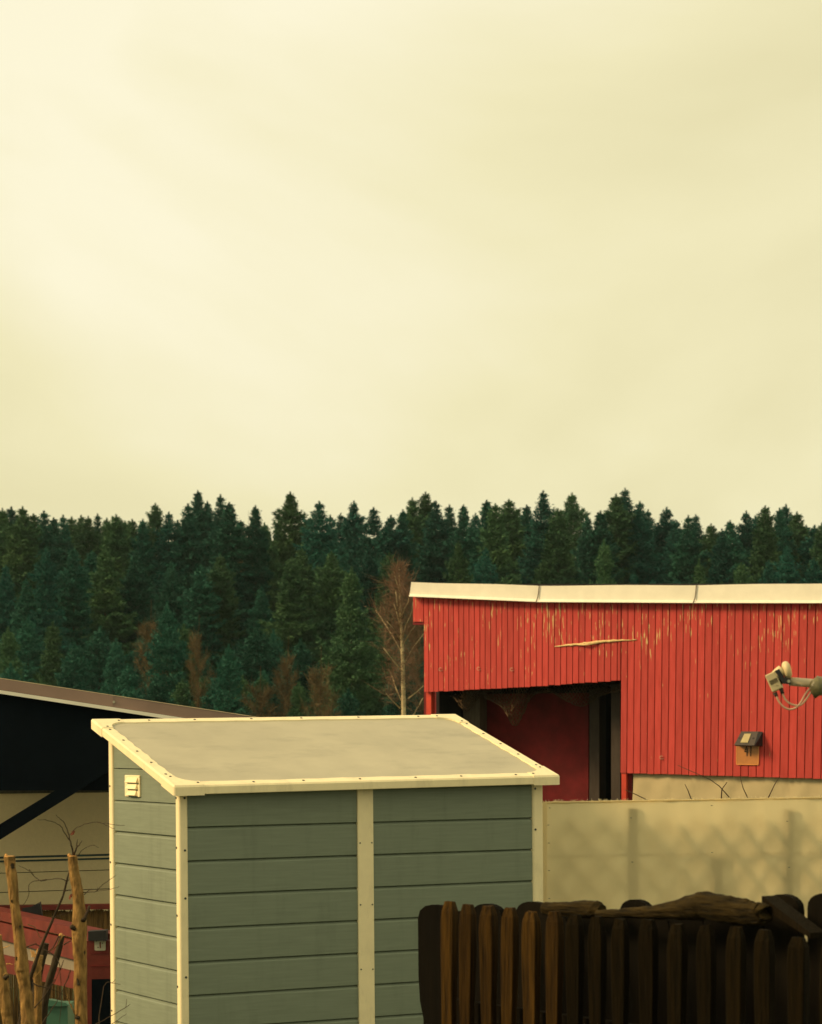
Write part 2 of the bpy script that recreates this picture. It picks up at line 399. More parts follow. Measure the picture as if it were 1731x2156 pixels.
def rounded_post(ua, ub, va, vb, zt, name='corner_trim', r=.014):
    m = MB(); poly = []
    for cxx, cyy, a0 in ((ub-r, va+r, -90), (ub-r, vb-r, 0), (ua+r, vb-r, 90), (ua+r, va+r, 180)):
        for i in range(5):
            a = math.radians(a0 + 90*i/4); poly.append((cxx + r*math.cos(a), cyy + r*math.sin(a), 0))
    vs = [Vector((x, y, .018)) for x, y, _ in poly] + [Vector((x, y, zt(y))) for x, y, _ in poly]
    n = len(poly)
    m.add(vs, [tuple(reversed(range(n))), tuple(range(n, 2*n))] + [(i, (i+1) % n, n+(i+1) % n, n+i) for i in range(n)])
    return m.build(name, M_cream, shed)
zt = lambda y: wall_top(max(y, 0)) - .003
post_fl = rounded_post(-.013, u_p1, -.013, .040, zt)
post_m = rounded_post(u_m0, u_m1, -.010, .012, zt, 'door_trim', .004)
post_fr = rounded_post(u_r0, W+.013, -.013, .045, zt)
post_bl = rounded_post(-.013, .03, DEP-.045, DEP+.012, zt)
post_br = rounded_post(W-.03, W+.013, DEP-.03, DEP+.012, zt)
def zrel(py, u, v=0): 
    p = P0 + FD*u + BD*v
    return ZC - (py - HY) / FK * p.y - .009*u
def screw_front(par, u, z, v=-.0132, r=.006):
    m = MB(); m.disc((u, v, z), (0, -1, 0), r, .003); m.build('screw', M_screw, par)
def screw_side(par, v, z, u=-.0132, r=.006):
    m = MB(); m.disc((u, v, z), (-1, 0, 0), r, .003); m.build('screw', M_screw, par)
for py in (1680, 1790, 1891, 2057): screw_front(post_fl, u_p1 - .020, zrel(py, u_p1))
for py in (1680, 1785, 1928, 2078): screw_side(post_fl, .022, zrel(py, 0))
for py in (1775, 1905, 2041): 
    screw_front(post_m, u_m0 + .012, zrel(py, u_m0), -.0102, .004); screw_front(post_m, u_m1 - .012, zrel(py-1, u_m1), -.0102, .004)
for py in (1660, 1746): screw_front(post_fr, u_r0 + .014, zrel(py, W))
for py in (1655, 1815, 1946, 2127): screw_side(post_bl, DEP - .016, zrel(py, 0, DEP))
# louvred vent on the left wall
va, vb = v_of(306), v_of(272)
zv1, zv0 = zrel(1632, 0, .7), zrel(1677, 0, .7)
vm = MB(); vm.bbox((-.010, va+.02, zv0), (.002, vb, zv1), .003); vent = vm.build('vent', M_cream, shed)
for i in range(3):
    zz = zv1 - .012 - i*(zv1-zv0-.012)/3; s = MB(); wv = (vb-va)*(.90 - .10*i)/2; cv = (va+vb)/2 - .004
    s.hexa([(-.010, cv-wv*.7, zz), (-.010, cv+wv*.7, zz), (-.010, cv+wv*.8, zz-.030), (-.010, cv-wv*.8, zz-.030)],
           [(-.014, cv-wv*.7, zz-.001), (-.014, cv+wv*.7, zz-.001), (-.027, cv+wv*.8, zz-.026), (-.027, cv-wv*.8, zz-.026)])
    s.build('louvre', M_cream, vent)
    s = MB(); s.box((-.0125, cv-wv*.7, zz-.036), (-.010, cv+wv*.7, zz-.0315)); s.build('slot', M_screw, vent)
# roof: panel, four rails, four corner pieces
UL, UR, VF, VB = -.075, 2.246, -.10, 1.10
def rf(u, v, h=0.0): return Vector((u, v, roof_top(v) + .008 * u + h))
rfm = MB(); nu = 24
rows = [VF+.02, VB-.02]
rfm.hexa([rf(UL+.02, VF+.02, -.018), rf(UR-.02, VF+.02, -.018), rf(UR-.02, VB-.02, -.018), rf(UL+.02, VB-.02, -.018)],
         [rf(UL+.02, VF+.02, -.006), rf(UR-.02, VF+.02, -.006), rf(UR-.02, VB-.02, -.006), rf(UL+.02, VB-.02, -.006)])
roof_panel = rfm.build('roof_panel', M_roof_panel, shed)
RW, TK, LC = .066, .047, .17
def rail(p_out, d_along, d_in, length, name='roof_rail'):
    """p_out(s) gives uv of the outer edge; bevelled outer edge and slightly wavy inner edge"""
    m = MB(); n = 26; prof = 6; vs = []
    for i in range(n+1):
        s_ = length*i/n; wav = RW + .0035*math.sin(i*1.9) + .002*math.sin(i*.7)
        o = p_out(s_)
        def q(inw, h): 
            return rf(o[0] + d_in[0]*inw, o[1] + d_in[1]*inw, h)
        vs += [q(.004, -TK), q(0, -TK+.004), q(0, -.007), q(.008, 0), q(wav, 0), q(wav+.001, -.008)]
    fs = []
    for i in range(n):
        for k in range(prof):
            k2 = (k+1) % prof
            fs.append((i*prof+k, i*prof+k2, (i+1)*prof+k2, (i+1)*prof+k))
    fs += [tuple(range(prof)), tuple(reversed(range(n*prof, (n+1)*prof)))]
    m.add(vs, fs)
    return m.build(name, M_cream, shed)
r_f = rail(lambda s: (UL+LC-.01+s, VF), (1,0), (0,1), UR-UL-2*LC+.02)
r_b = rail(lambda s: (UL+LC-.01+s, VB), (1,0), (0,-1), UR-UL-2*LC+.02)
r_l = rail(lambda s: (UL, VF+LC-.01+s), (0,1), (1,0), VB-VF-2*LC+.02)
r_r = rail(lambda s: (UR, VF+LC-.01+s), (0,1), (-1,0), VB-VF-2*LC+.02)
def corner(cu, cv, du, dv):
    e_ = .0025
    inner = [(LC, RW+e_)]
    rr = LC - RW
    for i in range(1, 8):
        a = math.radians(270 - 90*i/8)
        inner.append((LC + rr*math.cos(a)*1.0, LC + rr*math.sin(a)))
    inner.append((RW+e_, LC))
    rr2 = .016
    outer = [(-e_, LC)] + [(-e_ + rr2 - rr2*math.cos(math.radians(90*i/4)), -e_ + rr2 - rr2*math.sin(math.radians(90*i/4))) for i in range(5)] + [(LC, -e_)]
    poly = inner + outer
    bev = .008
    def P(a, b, h): return rf(cu + du*a, cv + dv*b, h)
    m = MB(); n = len(poly)
    cen = (LC*.45, LC*.45)
    no_ = len(outer); ni = len(inner)
    top = []
    for idx, (a, b) in enumerate(poly):
        if idx >= ni:
            a2, b2 = max(a, bev - e_), max(b, bev - e_)
        else: a2, b2 = a, b
        top.append((a2, b2))
    vs = [P(a, b, -TK-.003) for a, b in poly] + [P(a, b, -.006) for a, b in poly] + [P(a, b, .003) for a, b in top]
    fs = [tuple(reversed(range(n))), tuple(range(2*n, 3*n))]
    for l in range(2):
        fs += [(l*n+i, l*n+(i+1) % n, (l+1)*n+(i+1) % n, (l+1)*n+i) for i in range(n)]
    m.add(vs, fs)
    return m.build('roof_corner', M_cream, shed)
cs = {}
for nme, cu, cv, du, dv in (('fl', UL, VF, 1, 1), ('fr', UR, VF, -1, 1), ('bl', UL, VB, 1, -1), ('br', UR, VB, -1, -1)):
    c = corner(cu, cv, du, dv); cs[nme] = c
    for a, b in ((LC-.02, RW*.62), (RW*.62, LC-.02)):
        s = MB(); s.disc(rf(cu+du*a, cv+dv*b, .003), (0, -.28, 1), .0065, .0025); s.build('screw', M_screw, c)
def roof_screw(par, u, v):
    s = MB(); s.disc(rf(u, v, 0), (0, -.28, 1), .0068, .0028); s.build('screw', M_screw, par)
for px in (430, 541, 646, 765, 882, 978, 1093): roof_screw(r_f, u_of(px, VF+.03), VF+.036)
for px in (320, 416, 535, 640, 760, 886): roof_screw(r_b, u_of(px, VB-.03), VB-.036)
for i in range(5):
    roof_screw(r_l, UL+.036, VF+.20+i*.2); roof_screw(r_r, UR-.036, VF+.20+i*.2)

# ------------------------------------------------------------------ red barn
BL_, BR_ = at(892, HY, 34.0), at(1731, HY, 31.0)
BL_ = Vector((BL_.x, BL_.y, 0)); BR_ = Vector((BR_.x, BR_.y, 0))
BDIR = (BR_ - BL_).normalized(); BBACK = Vector((-BDIR.y, BDIR.x, 0))
if BBACK.y < 0: BBACK = -BBACK
def bw(px, py, back=0.0):
    """point on the barn wall plane (moved 'back' metres behind it) that appears at picture point px, py"""
    s = (px - CX) / FK; o = BL_ + BBACK * back
    t = (s * o.y - o.x) / (BDIR.x - s * BDIR.y)
    p = o + BDIR * t
    return Vector((p.x, p.y, ZC - (py - HY) / FK * p.y))
barn = thing('red_barn', 'red vertical board barn with white metal roof edge and dark open bay', 'barn', bw(1300, HY) * Vector((1, 1, 0)).x if False else (bw(1300, HY).x, bw(1300, HY).y, 0))
def bslab(m, quad, thick):
    """quad of (px,py) on the plane -> slab 'thick' from back offset a to b"""
    a, b = thick
    m.hexa([bw(x, y, a) for x, y in quad], [bw(x, y, b) for x, y in quad])
def bprism(m, quad, a, b):
    """same but extruded straight back so the slab is square to the wall"""
    A = [bw(x, y, a) for x, y in quad]; m.hexa(A, [p + BBACK*(b-a) for p in A])
x = 892.0; bi = 0
top_edge = lambda x: np.interp(x, [868, 1135, 1465, 1731, 1900], [1252, 1262, 1264, 1264, 1262])
while x < 2060:
    t = (x - 892) / 839.0; w = 10.4 + 7.4*t; w *= R.uniform(.97, 1.03)
    xa, xb = x + .7 + .35*t, x + w - .7 - .35*t
    if xa < 1308 < xb: xb = 1307; w = 1308.6 - x
    xm = (xa + xb)/2
    lean = .0196 - (1720 - xm)/400*.0116
    if xm < 1308: yb = np.interp(xm, [892, 1000, 1115, 1308], [1457.5, 1452, 1446, 1432.5]) + R.uniform(-.8, .8)
    else: yb = np.interp(xm, [1308, 1731, 2060], [1627.5, 1639.5, 1649]) + R.uniform(-.5, .5)
    yt = top_edge(xm)
    ref = 1275
    m = MB(); pr = R.uniform(-.004, .003)
    bprism(m, [(xa - lean*(yb-ref), yb), (xb - lean*(yb-ref), yb), (xb - lean*(yt-ref), yt), (xa - lean*(yt-ref), yt)], -.020 + pr, .004)
    m.build('board', M_red, barn, True)
    x += w; bi += 1
# eave end left of the wall
m = MB(); bprism(m, [(870, 1309), (891, 1309), (891, 1250), (870, 1250)], -.016, .5); m.build('eave_board', M_red, barn, True)
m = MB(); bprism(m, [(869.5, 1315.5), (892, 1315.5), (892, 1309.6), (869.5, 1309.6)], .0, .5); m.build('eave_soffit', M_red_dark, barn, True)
# sheathing behind the boards
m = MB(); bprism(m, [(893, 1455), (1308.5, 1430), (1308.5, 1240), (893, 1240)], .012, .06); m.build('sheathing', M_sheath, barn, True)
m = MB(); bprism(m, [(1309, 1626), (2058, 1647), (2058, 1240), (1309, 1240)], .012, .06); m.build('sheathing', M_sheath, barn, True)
# white sheet-metal roof edge in sections
XS = [866, 1135, 1466, 1790, 2075]
YT = [1225.5, 1233.0, 1231.8, 1227.5, 1226]; YB = [1250, 1261.5, 1263.5, 1264, 1264]
for i in range(4):
    x0, x1 = XS[i], XS[i+1]; k = 10; fm = MB(); g1 = 1.0 if i else 0; g2 = 1.0
    vs, fs = [], []
    for j in range(k+1):
        s_ = j/k; xx = x0 + (x1-x0)*s_
        bulge = .010*math.sin(math.pi*s_) + .012*(1-s_)**6*(i > 0)
        yt = YT[i] + (YT[i+1]-YT[i])*s_ + .6*math.sin(s_*7+i); yb = YB[i] + (YB[i+1]-YB[i])*s_
        sl = -5*(1 if i else .3)*(s_ in (0,))*0
        vs += [bw(xx+1.2*(i > 0 and j == 0), yt, -.085+bulge*.5) + BBACK*.5, bw(xx+1.2*(i > 0 and j == 0), yt, -.085+bulge*.5), bw(xx - (3 if j == 0 else 0), yb, -.075-bulge), bw(xx - (5 if j == 0 else 0), yb+5.5, -.130-bulge*.5), bw(xx - (5 if j == 0 else 0), yb+6.3, -.128-bulge*.5), bw(xx, yb+1.2, -.040)]
    n = 6
    for j in range(k):
        for q in range(n-1): fs.append((j*n+q, j*n+q+1, (j+1)*n+q+1, (j+1)*n+q))
    fm.add(vs, fs)
    fa = fm.build('roof_edge_panel', M_white_metal, barn, True)
    if i:
        sm = MB(); sm.tube([bw(x0+.5, YT[i]-.3, -.092), bw(x0-1, YB[i]-14, -.094), bw(x0-2.5, YB[i]-4, -.100), bw(x0-6, YB[i]+5, -.135)], .006, 5)
        sm.build('seam', M_dark_post, fa, True)
# roof slab and shell
z_r = bw(1300, 1233).z
def bl(px, back): 
    p = bw(px, HY, 0) + BBACK*back; return p
mroof = MB(); A = [bl(868, -.03), bl(2070, -.03), bl(2070, 6), bl(868, 6)]
zr_ = [bw(868, 1229).z, bw(1990, 1229).z, bw(1990, 1229).z, bw(868, 1229).z]
mroof.hexa([Vector((p.x, p.y, z-.10)) for p, z in zip(A, zr_)], [Vector((p.x, p.y, z-.01)) for p, z in zip(A, zr_)])
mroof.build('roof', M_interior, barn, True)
def shell(px0, b0, px1, b1, thick, mt, name, ztop=None):
    a, b = bl(px0, b0), bl(px1, b1); a.z = b.z = 0; d = (b-a).normalized(); nrm = Vector((-d.y, d.x, 0))*thick
    m = MB(); zt_ = ztop or 4.0
    m.hexa([a, b, b+nrm, a+nrm], [Vector((p.x, p.y, zt_)) for p in (a, b, b+nrm, a+nrm)])
    return m.build(name, mt, barn, True)
zt0 = bw(868, 1229).z - .12; 
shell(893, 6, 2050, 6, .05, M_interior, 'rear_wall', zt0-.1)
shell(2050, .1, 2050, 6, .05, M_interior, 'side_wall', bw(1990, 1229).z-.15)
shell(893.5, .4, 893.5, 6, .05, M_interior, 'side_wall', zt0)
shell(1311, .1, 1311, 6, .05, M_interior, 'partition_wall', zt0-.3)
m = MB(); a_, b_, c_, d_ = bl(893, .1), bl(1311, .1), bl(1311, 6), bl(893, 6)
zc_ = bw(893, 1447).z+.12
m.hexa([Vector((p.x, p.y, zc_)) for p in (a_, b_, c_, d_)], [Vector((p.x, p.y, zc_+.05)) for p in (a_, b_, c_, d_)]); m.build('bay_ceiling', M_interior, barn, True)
def bpost(x0, x1, ytop, back, depth, mt, name):
    a, b = bw(x0, HY, back), bw(x1, HY, back); zt_ = bw((x0+x1)/2, ytop, back).z
    A = [a, b, b+BBACK*depth, a+BBACK*depth]
    m = MB(); m.hexa([Vector((p.x, p.y, 0)) for p in A], [Vector((p.x, p.y, zt_)) for p in A])
    return m.build(name, mt, barn, True)
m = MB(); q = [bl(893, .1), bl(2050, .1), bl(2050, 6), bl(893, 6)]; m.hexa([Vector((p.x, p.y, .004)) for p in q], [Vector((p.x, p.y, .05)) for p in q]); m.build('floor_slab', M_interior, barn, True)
bpost(897.5, 908, 1452, .03, .10, M_red_plain, 'corner_post')
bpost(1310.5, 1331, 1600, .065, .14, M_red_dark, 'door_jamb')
bpost(1308.6, 1318.5, 1627, -.005, .06, M_red_plain, 'jamb_board')
bpost(975, 1010, 1440, 1.0, .2, M_grey_post, 'inner_post')
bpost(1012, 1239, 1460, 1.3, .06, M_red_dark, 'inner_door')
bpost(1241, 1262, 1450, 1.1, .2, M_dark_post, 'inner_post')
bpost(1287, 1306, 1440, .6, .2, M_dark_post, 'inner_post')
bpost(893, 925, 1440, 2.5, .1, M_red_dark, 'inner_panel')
# foam filler bead and hooks
fp = [bw(1168 + (1340-1168)*i/30, np.interp(i, [0, 6, 14, 22, 30], [1361.5, 1358, 1353, 1349, 1347]) + R.uniform(-.7, .7), -.027) for i in range(31)]
m = MB(); m.tube(fp, [k2m(.8 + 1.9*math.sin(math.pi*min(i/30*1.05, 1))**.7 + R.uniform(-.4, .6), 32) for i in range(31)], 7, jit=.25, rng=R)
m.build('filler_bead', M_foam, barn, True)
m = MB(); m.tube([bw(1212, 1357.6, -.035), bw(1235, 1357.8, -.06), bw(1262, 1354, -.035)], [.006, .018, .006], 6, flat=.6); m.build('filler_flap', M_foam, barn, True)
for hx, hy_ in ((1008 - 80.5, 1409.5), (1008, 1408), (1077.5, 1409.5), (1393, 1595)):
    m = MB(); m.tube([bw(hx + 3.4*math.cos(a), hy_ - 3.4*math.sin(a), -.03 - .012) for a in [math.radians(40 + 34*i) for i in range(8)]] + [bw(hx+4.5, hy_+1.5, -.02)], .0045, 5)
    m.build('hook', M_cable, barn, True)

# net bundled under the lintel of the open bay
net = thing('hanging_net', 'brown twine net sagging in lobes from top of dark barn bay', 'net', (bw(1100, HY, .5).x, bw(1100, HY, .5).y, 0))
def net_sheet(x0, x1, ytop, sag, back, cols, rows_, nm):
    m = MB(); rr = random.Random(int(x0))
    P = {}
    for i in range(cols+1):
        s_ = i/cols
        for j in range(rows_+1):
            t_ = j/rows_; sg = sag(s_)
            xx = x0 + (x1-x0)*s_ + rr.uniform(-1.3, 1.3) + (.5 if j % 2 else 0)*(x1-x0)/cols
            yy = ytop(s_) + sg*t_**.8 + rr.uniform(-1, 1)
            P[i, j] = bw(xx, yy, back + .25*math.sin(s_*9 + t_*2) + rr.uniform(-.05, .05))
    for i in range(cols):
        for j in range(rows_):
            a = P[i, j]; b = P[i, j+1] if not j % 2 else P[i+1, j+1]
            c = P[i+1, j]; d = P[i, j+1]
            m.tube([a, P[i, j+1]], .0042, 3, False, smooth=False)
            m.tube([a, P[max(i-1, 0) if j % 2 == 0 else i+1, j+1]], .0042, 3, False, smooth=False)
    for i in range(cols): m.tube([P[i, rows_], P[i+1, rows_]], .006, 3, False, smooth=False)
    o = m.build(nm, M_net, net, True); o['kind'] = 'stuff'; return o
lint = lambda x0, x1: (lambda s: np.interp(x0 + (x1-x0)*s, [892, 1308], [1457, 1432]) + 1)
net_sheet(1020, 1160, lint(1020, 1160), lambda s: 14 + 66*math.exp(-((s-.47)/.17)**2) + 14*math.exp(-((s-.2)/.2)**2), .45, 26, 14, 'net_lobe')
net_sheet(1130, 1306, lint(1130, 1306), lambda s: 8 + 38*math.exp(-((s-.55)/.22)**2) + 12*math.sin(s*5)**2, .55, 26, 9, 'net_lobe')
net_sheet(930, 1040, lint(930, 1040), lambda s: 6 + 40*math.exp(-((s-.45)/.2)**2), .7, 18, 9, 'net_lobe')

# solar lamp with the house number
lamp = thing('solar_wall_lamp', 'charcoal wedge solar wall lamp mounted above orange number plate on red boards', 'lamp', (bw(1575, HY).x, bw(1575, HY).y, bw(1575, 1568).z))
m = MB()
f = -.03
T = [bw(1561, 1540, f), bw(1597, 1540, f)]; Bm = [bw(1546, 1568.5, f-.16), bw(1588, 1569.5, f-.16)]
Tb = [bw(1561, 1540, f) + BBACK*.0, bw(1604, 1541, f)]
m.hexa([Bm[0], Bm[1], bw(1597, 1540, f), bw(1561, 1540, f)], [bw(1549, 1571, f-.14), bw(1590, 1571.5, f-.14), bw(1606, 1568, f+.0), bw(1553, 1568, f+.0)])
m.build('case', M_lamp_case, lamp, True)
m = MB(); m.hexa([bw(1588.6, 1569.5, f-.15), bw(1605, 1571, f), bw(1605.5, 1541, f), bw(1597.6, 1540.2, f-.01)], [bw(1589.4, 1569.5, f-.15), bw(1606, 1571, f), bw(1606.5, 1541, f), bw(1598.4, 1540.2, f-.01)]); m.build('side_cap', M_black, lamp, True)
def lampface(sx, sy):    # point on sloping face, 0..1 across and down
    a = T[0].lerp(T[1], sx); b = Bm[0].lerp(Bm[1], sx); p = a.lerp(b, sy)
    nrm = (T[1]-T[0]).cross(Bm[0]-T[0]).normalized()
    if nrm.y > 0: nrm = -nrm
    return p, nrm
m = MB(); q = [lampface(a, b) for a, b in ((.27, .20), (.64, .20), (.64, .84), (.27, .84))]
m.hexa([p for p, n_ in q], [p + n_*.008 for p, n_ in q]); m.build('solar_cell', M_solar, lamp, True)
for sx in (.10, .84):
    p, n_ = lampface(sx, .5); m = MB(); m.disc(p, n_, .013, .003, 8); m.build('screw', M_black, lamp, True)
sign = thing('number_plate', 'small orange acrylic plate with black hand-painted 41', 'sign', (bw(1574, HY).x, bw(1574, HY).y, bw(1574, 1609).z))
m = MB(); bprism(m, [(1551.2, 1609.3), (1596.2, 1610), (1597.6, 1560), (1551.2, 1560)], -.034, -.028); sp = m.build('plate', M_sign, sign, True)
for q in ([(1550.4, 1610.2), (1596.8, 1611), (1596.8, 1609.6), (1550.4, 1608.9)], [(1550, 1608.5), (1551.3, 1608.5), (1551.3, 1562), (1550, 1562)], [(1596, 1609), (1597.3, 1609), (1598.6, 1562), (1597.2, 1562)]):
    m = MB(); bprism(m, q, -.037, -.030); m.build('edge_strip', M_sign_edge, sign, True)
def stroke(pts, w):
    m = MB()
    for (a, b) in zip(pts[:-1], pts[1:]):
        d = Vector((b[0]-a[0], b[1]-a[1], 0)); 
        if d.length == 0: continue
        d.normalize(); n_ = Vector((-d.y, d.x, 0))*w/2; a2 = Vector((*a, 0)) - d*w*.3; b2 = Vector((*b, 0)) + d*w*.3
        bprism(m, [tuple((a2-n_)[:2]), tuple((b2-n_)[:2]), tuple((b2+n_)[:2]), tuple((a2+n_)[:2])], -.0375, -.0335)
    return m
for pts in ([(1574, 1567), (1568.5, 1582.5), (1574.8, 1583.5)], [(1573.5, 1576), (1572.8, 1591.5)], [(1573.5, 1571), (1581.5, 1566.5), (1580.6, 1592)]):
    stroke(pts, 2.0).build('painted_number', M_ink, sp, True)

# ------------------------------------------------------------------ cloth screens
def cloth_sheet(name, label, x0, x1, D0, D1, ytop, zbot, mt, seed, amp, cols=70, rows_=24, fray=False):
    t = thing(name, label, 'screen', ((at(x0, HY, D0).x + at(x1, HY, D1).x)/2, (D0+D1)/2, 0))
    m = MB(); A, B = at(x0, HY, D0), at(x1, HY, D1); d = (B-A); nr = Vector((-d.y, d.x, 0)).normalized()
    vs = []
    for i in range(cols+1):
        s_ = i/cols; base = A + d*s_; px = CX + FK*base.x/base.y
        zt_ = ZC - (ytop(px) - HY)/FK*base.y
        for j in range(rows_+1):
            z_ = zt_ + (zbot - zt_)*j/rows_
            o = amp*mnoise.noise(Vector((s_*9 + seed, z_*2.2, seed))) + amp*.5*mnoise.noise(Vector((s_*22, z_*1.2, seed+4)))
            vs.append(Vector((base.x, base.y, z_)) + nr*o)
    fs = [(i*(rows_+1)+j, (i+1)*(rows_+1)+j, (i+1)*(rows_+1)+j+1, i*(rows_+1)+j+1) for i in range(cols) for j in range(rows_)]
    m.add(vs, fs, True)
    sheet = m.build('sheet', mt, t, True)
    return t, sheet, A, d, nr
front_y = lambda px: np.interp(px, [1140, 1300, 1500, 1731, 1800], [1690.5, 1688, 1684.5, 1680.5, 1679])
scr, sheet, sA, sd_, snr = cloth_sheet('cloth_screen', 'beige cloth fence screen stretched beside shed behind dark pickets', 1146, 1800, 14.45, 15.6, front_y, .02, M_cloth, 3.3, .012)
if snr.y < 0: snr = -snr
def scp(px, py, back=0.0):
    s = (px - CX)/FK; o = sA + snr*back
    t = (s*o.y - o.x)/(sd_.x - s*sd_.y); p = o + sd_*t
    return Vector((p.x, p.y, ZC - (py - HY)/FK*p.y))
hem = MB(); hem.tube([scp(1146 + i*10, front_y(1146+i*10) - .6 + R.uniform(-.35, .35), -.004) for i in range(64)], [R.uniform(.005, .008) for i in range(64)], 6); hem.build('hem', M_cloth, scr, True)
fr = MB()
for i in range(420):
    px = R.uniform(1144, 1790); p = scp(px, front_y(px) - 1, R.uniform(-.008, .008))
    if R.random() < .4 and px > 1180: continue
    fr.tube([p, p + Vector((R.uniform(-.012, .012), 0, R.uniform(.004, .018)))], .0009, 3, False, smooth=False)
tag(fr.build('frayed_threads', M_cream, scr, True), kind='stuff')
def scpost(x0, x1, ytop, back, depth, mt, name, par, zb=0.0):
    a, b = scp(x0, HY, back), scp(x1, HY, back); zt_ = scp((x0+x1)/2, ytop, back).z
    A_ = [a, b, b+snr*depth, a+snr*depth]
    m = MB(); m.hexa([Vector((p.x, p.y, zb)) for p in A_], [Vector((p.x, p.y, zt_)) for p in A_]); return m.build(name, mt, par, True)
scpost(1140.5, 1152, 1689.6, -.022, .034, M_cloth, 'edge_batten', scr)
for x0, x1 in ((1321, 1342), (1646, 1668), (1494, 1520)): scpost(x0, x1, 1700 if x0 != 1494 else 1797, .014, .016, M_fence_post, 'post', scr)
m = MB(); a, b = scp(1146, 1801, .022), scp(1790, 1794, .022)
m.hexa([a, b, b+Vector((0,0,.012)), a+Vector((0,0,.012))], [p + snr*.01 for p in (a, b, b+Vector((0,0,.012)), a+Vector((0,0,.012)))]); m.build('tension_wire', M_fence_post, scr, True)
lat = thing('lattice_fence', 'diagonal wooden lattice fence standing just behind beige cloth screen', 'fence', (scr.location.x, scr.location.y + .3, 0))
la, lb = scp(1150, HY, .062), scp(1800, HY, .062); ld = (lb-la); LL = ld.length; ld = ld.normalized(); ztl = scp(1400, 1712, .062).z
for sg in (1, -1):
    s0 = -1.7
    while s0 < LL + 1.7:
        # strip from bottom (s0, .05) to top (s0 + sg*h, ztl)
        h = ztl - .05; p0_, p1_ = (s0, .05), (s0 + sg*h, ztl)
        def clip(pa, pb):
            t0, t1 = 0.0, 1.0; dx = pb[0]-pa[0]
            for lim, s_ in ((0, 1), (LL, -1)):
                va_ = s_*(pa[0]-lim); vb_ = s_*(pb[0]-lim)
                if va_ < 0 and vb_ < 0: return None
                if va_ < 0: t0 = max(t0, va_/(va_-vb_))
                elif vb_ < 0: t1 = min(t1, va_/(va_-vb_))
            if t1-t0 < .05: return None
            return tuple((pa[0]+dx*t, pa[1]+(pb[1]-pa[1])*t) for t in (t0, t1))
        c = clip(p0_, p1_)
        if c:
            A_ = la + ld*c[0][0]; B_ = la + ld*c[1][0]
            A_ = Vector((A_.x, A_.y, c[0][1])) + snr*(.008 if sg > 0 else -.008); B_ = Vector((B_.x, B_.y, c[1][1])) + snr*(.008 if sg > 0 else -.008)
            dd = (B_-A_).normalized(); w_ = dd.cross(snr).normalized()*.019
            m = MB(); m.hexa([A_-w_-snr*.006, A_+w_-snr*.006, B_+w_-snr*.006, B_-w_-snr*.006], [A_-w_+snr*.006, A_+w_+snr*.006, B_+w_+snr*.006, B_-w_+snr*.006])
            m.build('slat', M_slat, lat, True)
        s0 += .228
for px, py in ((1154, 1775), (1153, 1737), (1156, 1701), (1154.5, 1833), (1155, 1892), (1327, 1722), (1330, 1815), (1497, 1696), (1498, 1795), (1656, 1729), (1660, 1826)):
    m = MB(); a = scp(px, py, -.020); b = scp(px+3.6, py+.3, -.020); m.tube([a, b], .0016, 4); m.build('staple', M_screw, scr, True)
# rear cloth under the barn boards
rc = thing('rear_cloth_screen', 'pale wrinkled cloth hung below red boards behind front cloth screen', 'screen', (bw(1550, HY).x, bw(1550, HY).y, 0))
m = MB(); cols, rows_ = 84, 14; vs = []
for i in range(cols+1):
    px = 1333.5 + (2055-1333.5)*i/cols
    for j in range(rows_+1):
        p = bw(px, 1618, .075); z_ = p.z*(1-j/rows_) + .02*j/rows_
        if i == 0: p = bw(px + 2*math.sin(j*.8), 1618, .075)
        o = .030*mnoise.noise(Vector((i*.33 + j*.55, j*.10, 2))) + .02*mnoise.noise(Vector((i*.8 + j*.5, j*.2, 8)))
        vs.append(Vector((p.x, p.y, z_)) - BBACK*(o + .03*(1 if j else 0)))
m.add(vs, [(i*(rows_+1)+j, (i+1)*(rows_+1)+j, (i+1)*(rows_+1)+j+1, i*(rows_+1)+j+1) for i in range(cols) for j in range(rows_)], True)
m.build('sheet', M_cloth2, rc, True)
# bare shrub between the two screens
def pathpts(pts, D): return [at(x, y, D) for x, y in pts]
shr = thing('bare_shrub', 'thin leafless shrub twigs rising above front cloth screen', 'shrub', (at(1560, HY, 17).x, 17, 0))
c2k = lambda x, y: ((2388 + x/1.923)*.5265, (3050 + y/1.923)*.5265)
for pts in ([(390, 290), (310, 250), (215, 208)], [(725, 283), (700, 215), (675, 165)], [(1030, 280), (940, 180), (870, 130), (620, 20)], [(1160, 272), (1125, 200), (1100, 110)], [(1315, 275), (1365, 170), (1400, 115)], [(960, 205), (1000, 150)]):
    kp = [c2k(*p) for p in pts]; base = (kp[0][0] + (kp[0][0]-kp[-1][0])*.6, kp[0][1] + 120)
    P_ = [Vector((at(1560, HY, 17).x*.5 + at(base[0], HY, 17).x*.5, 17, 0))] + pathpts([base] + kp, 17)
    m = MB(); m.tube(P_, [.010, .006] + [.0042 - .003*i/len(kp) for i in range(len(kp))], 5); m.build('twig', M_twig, shr, True)

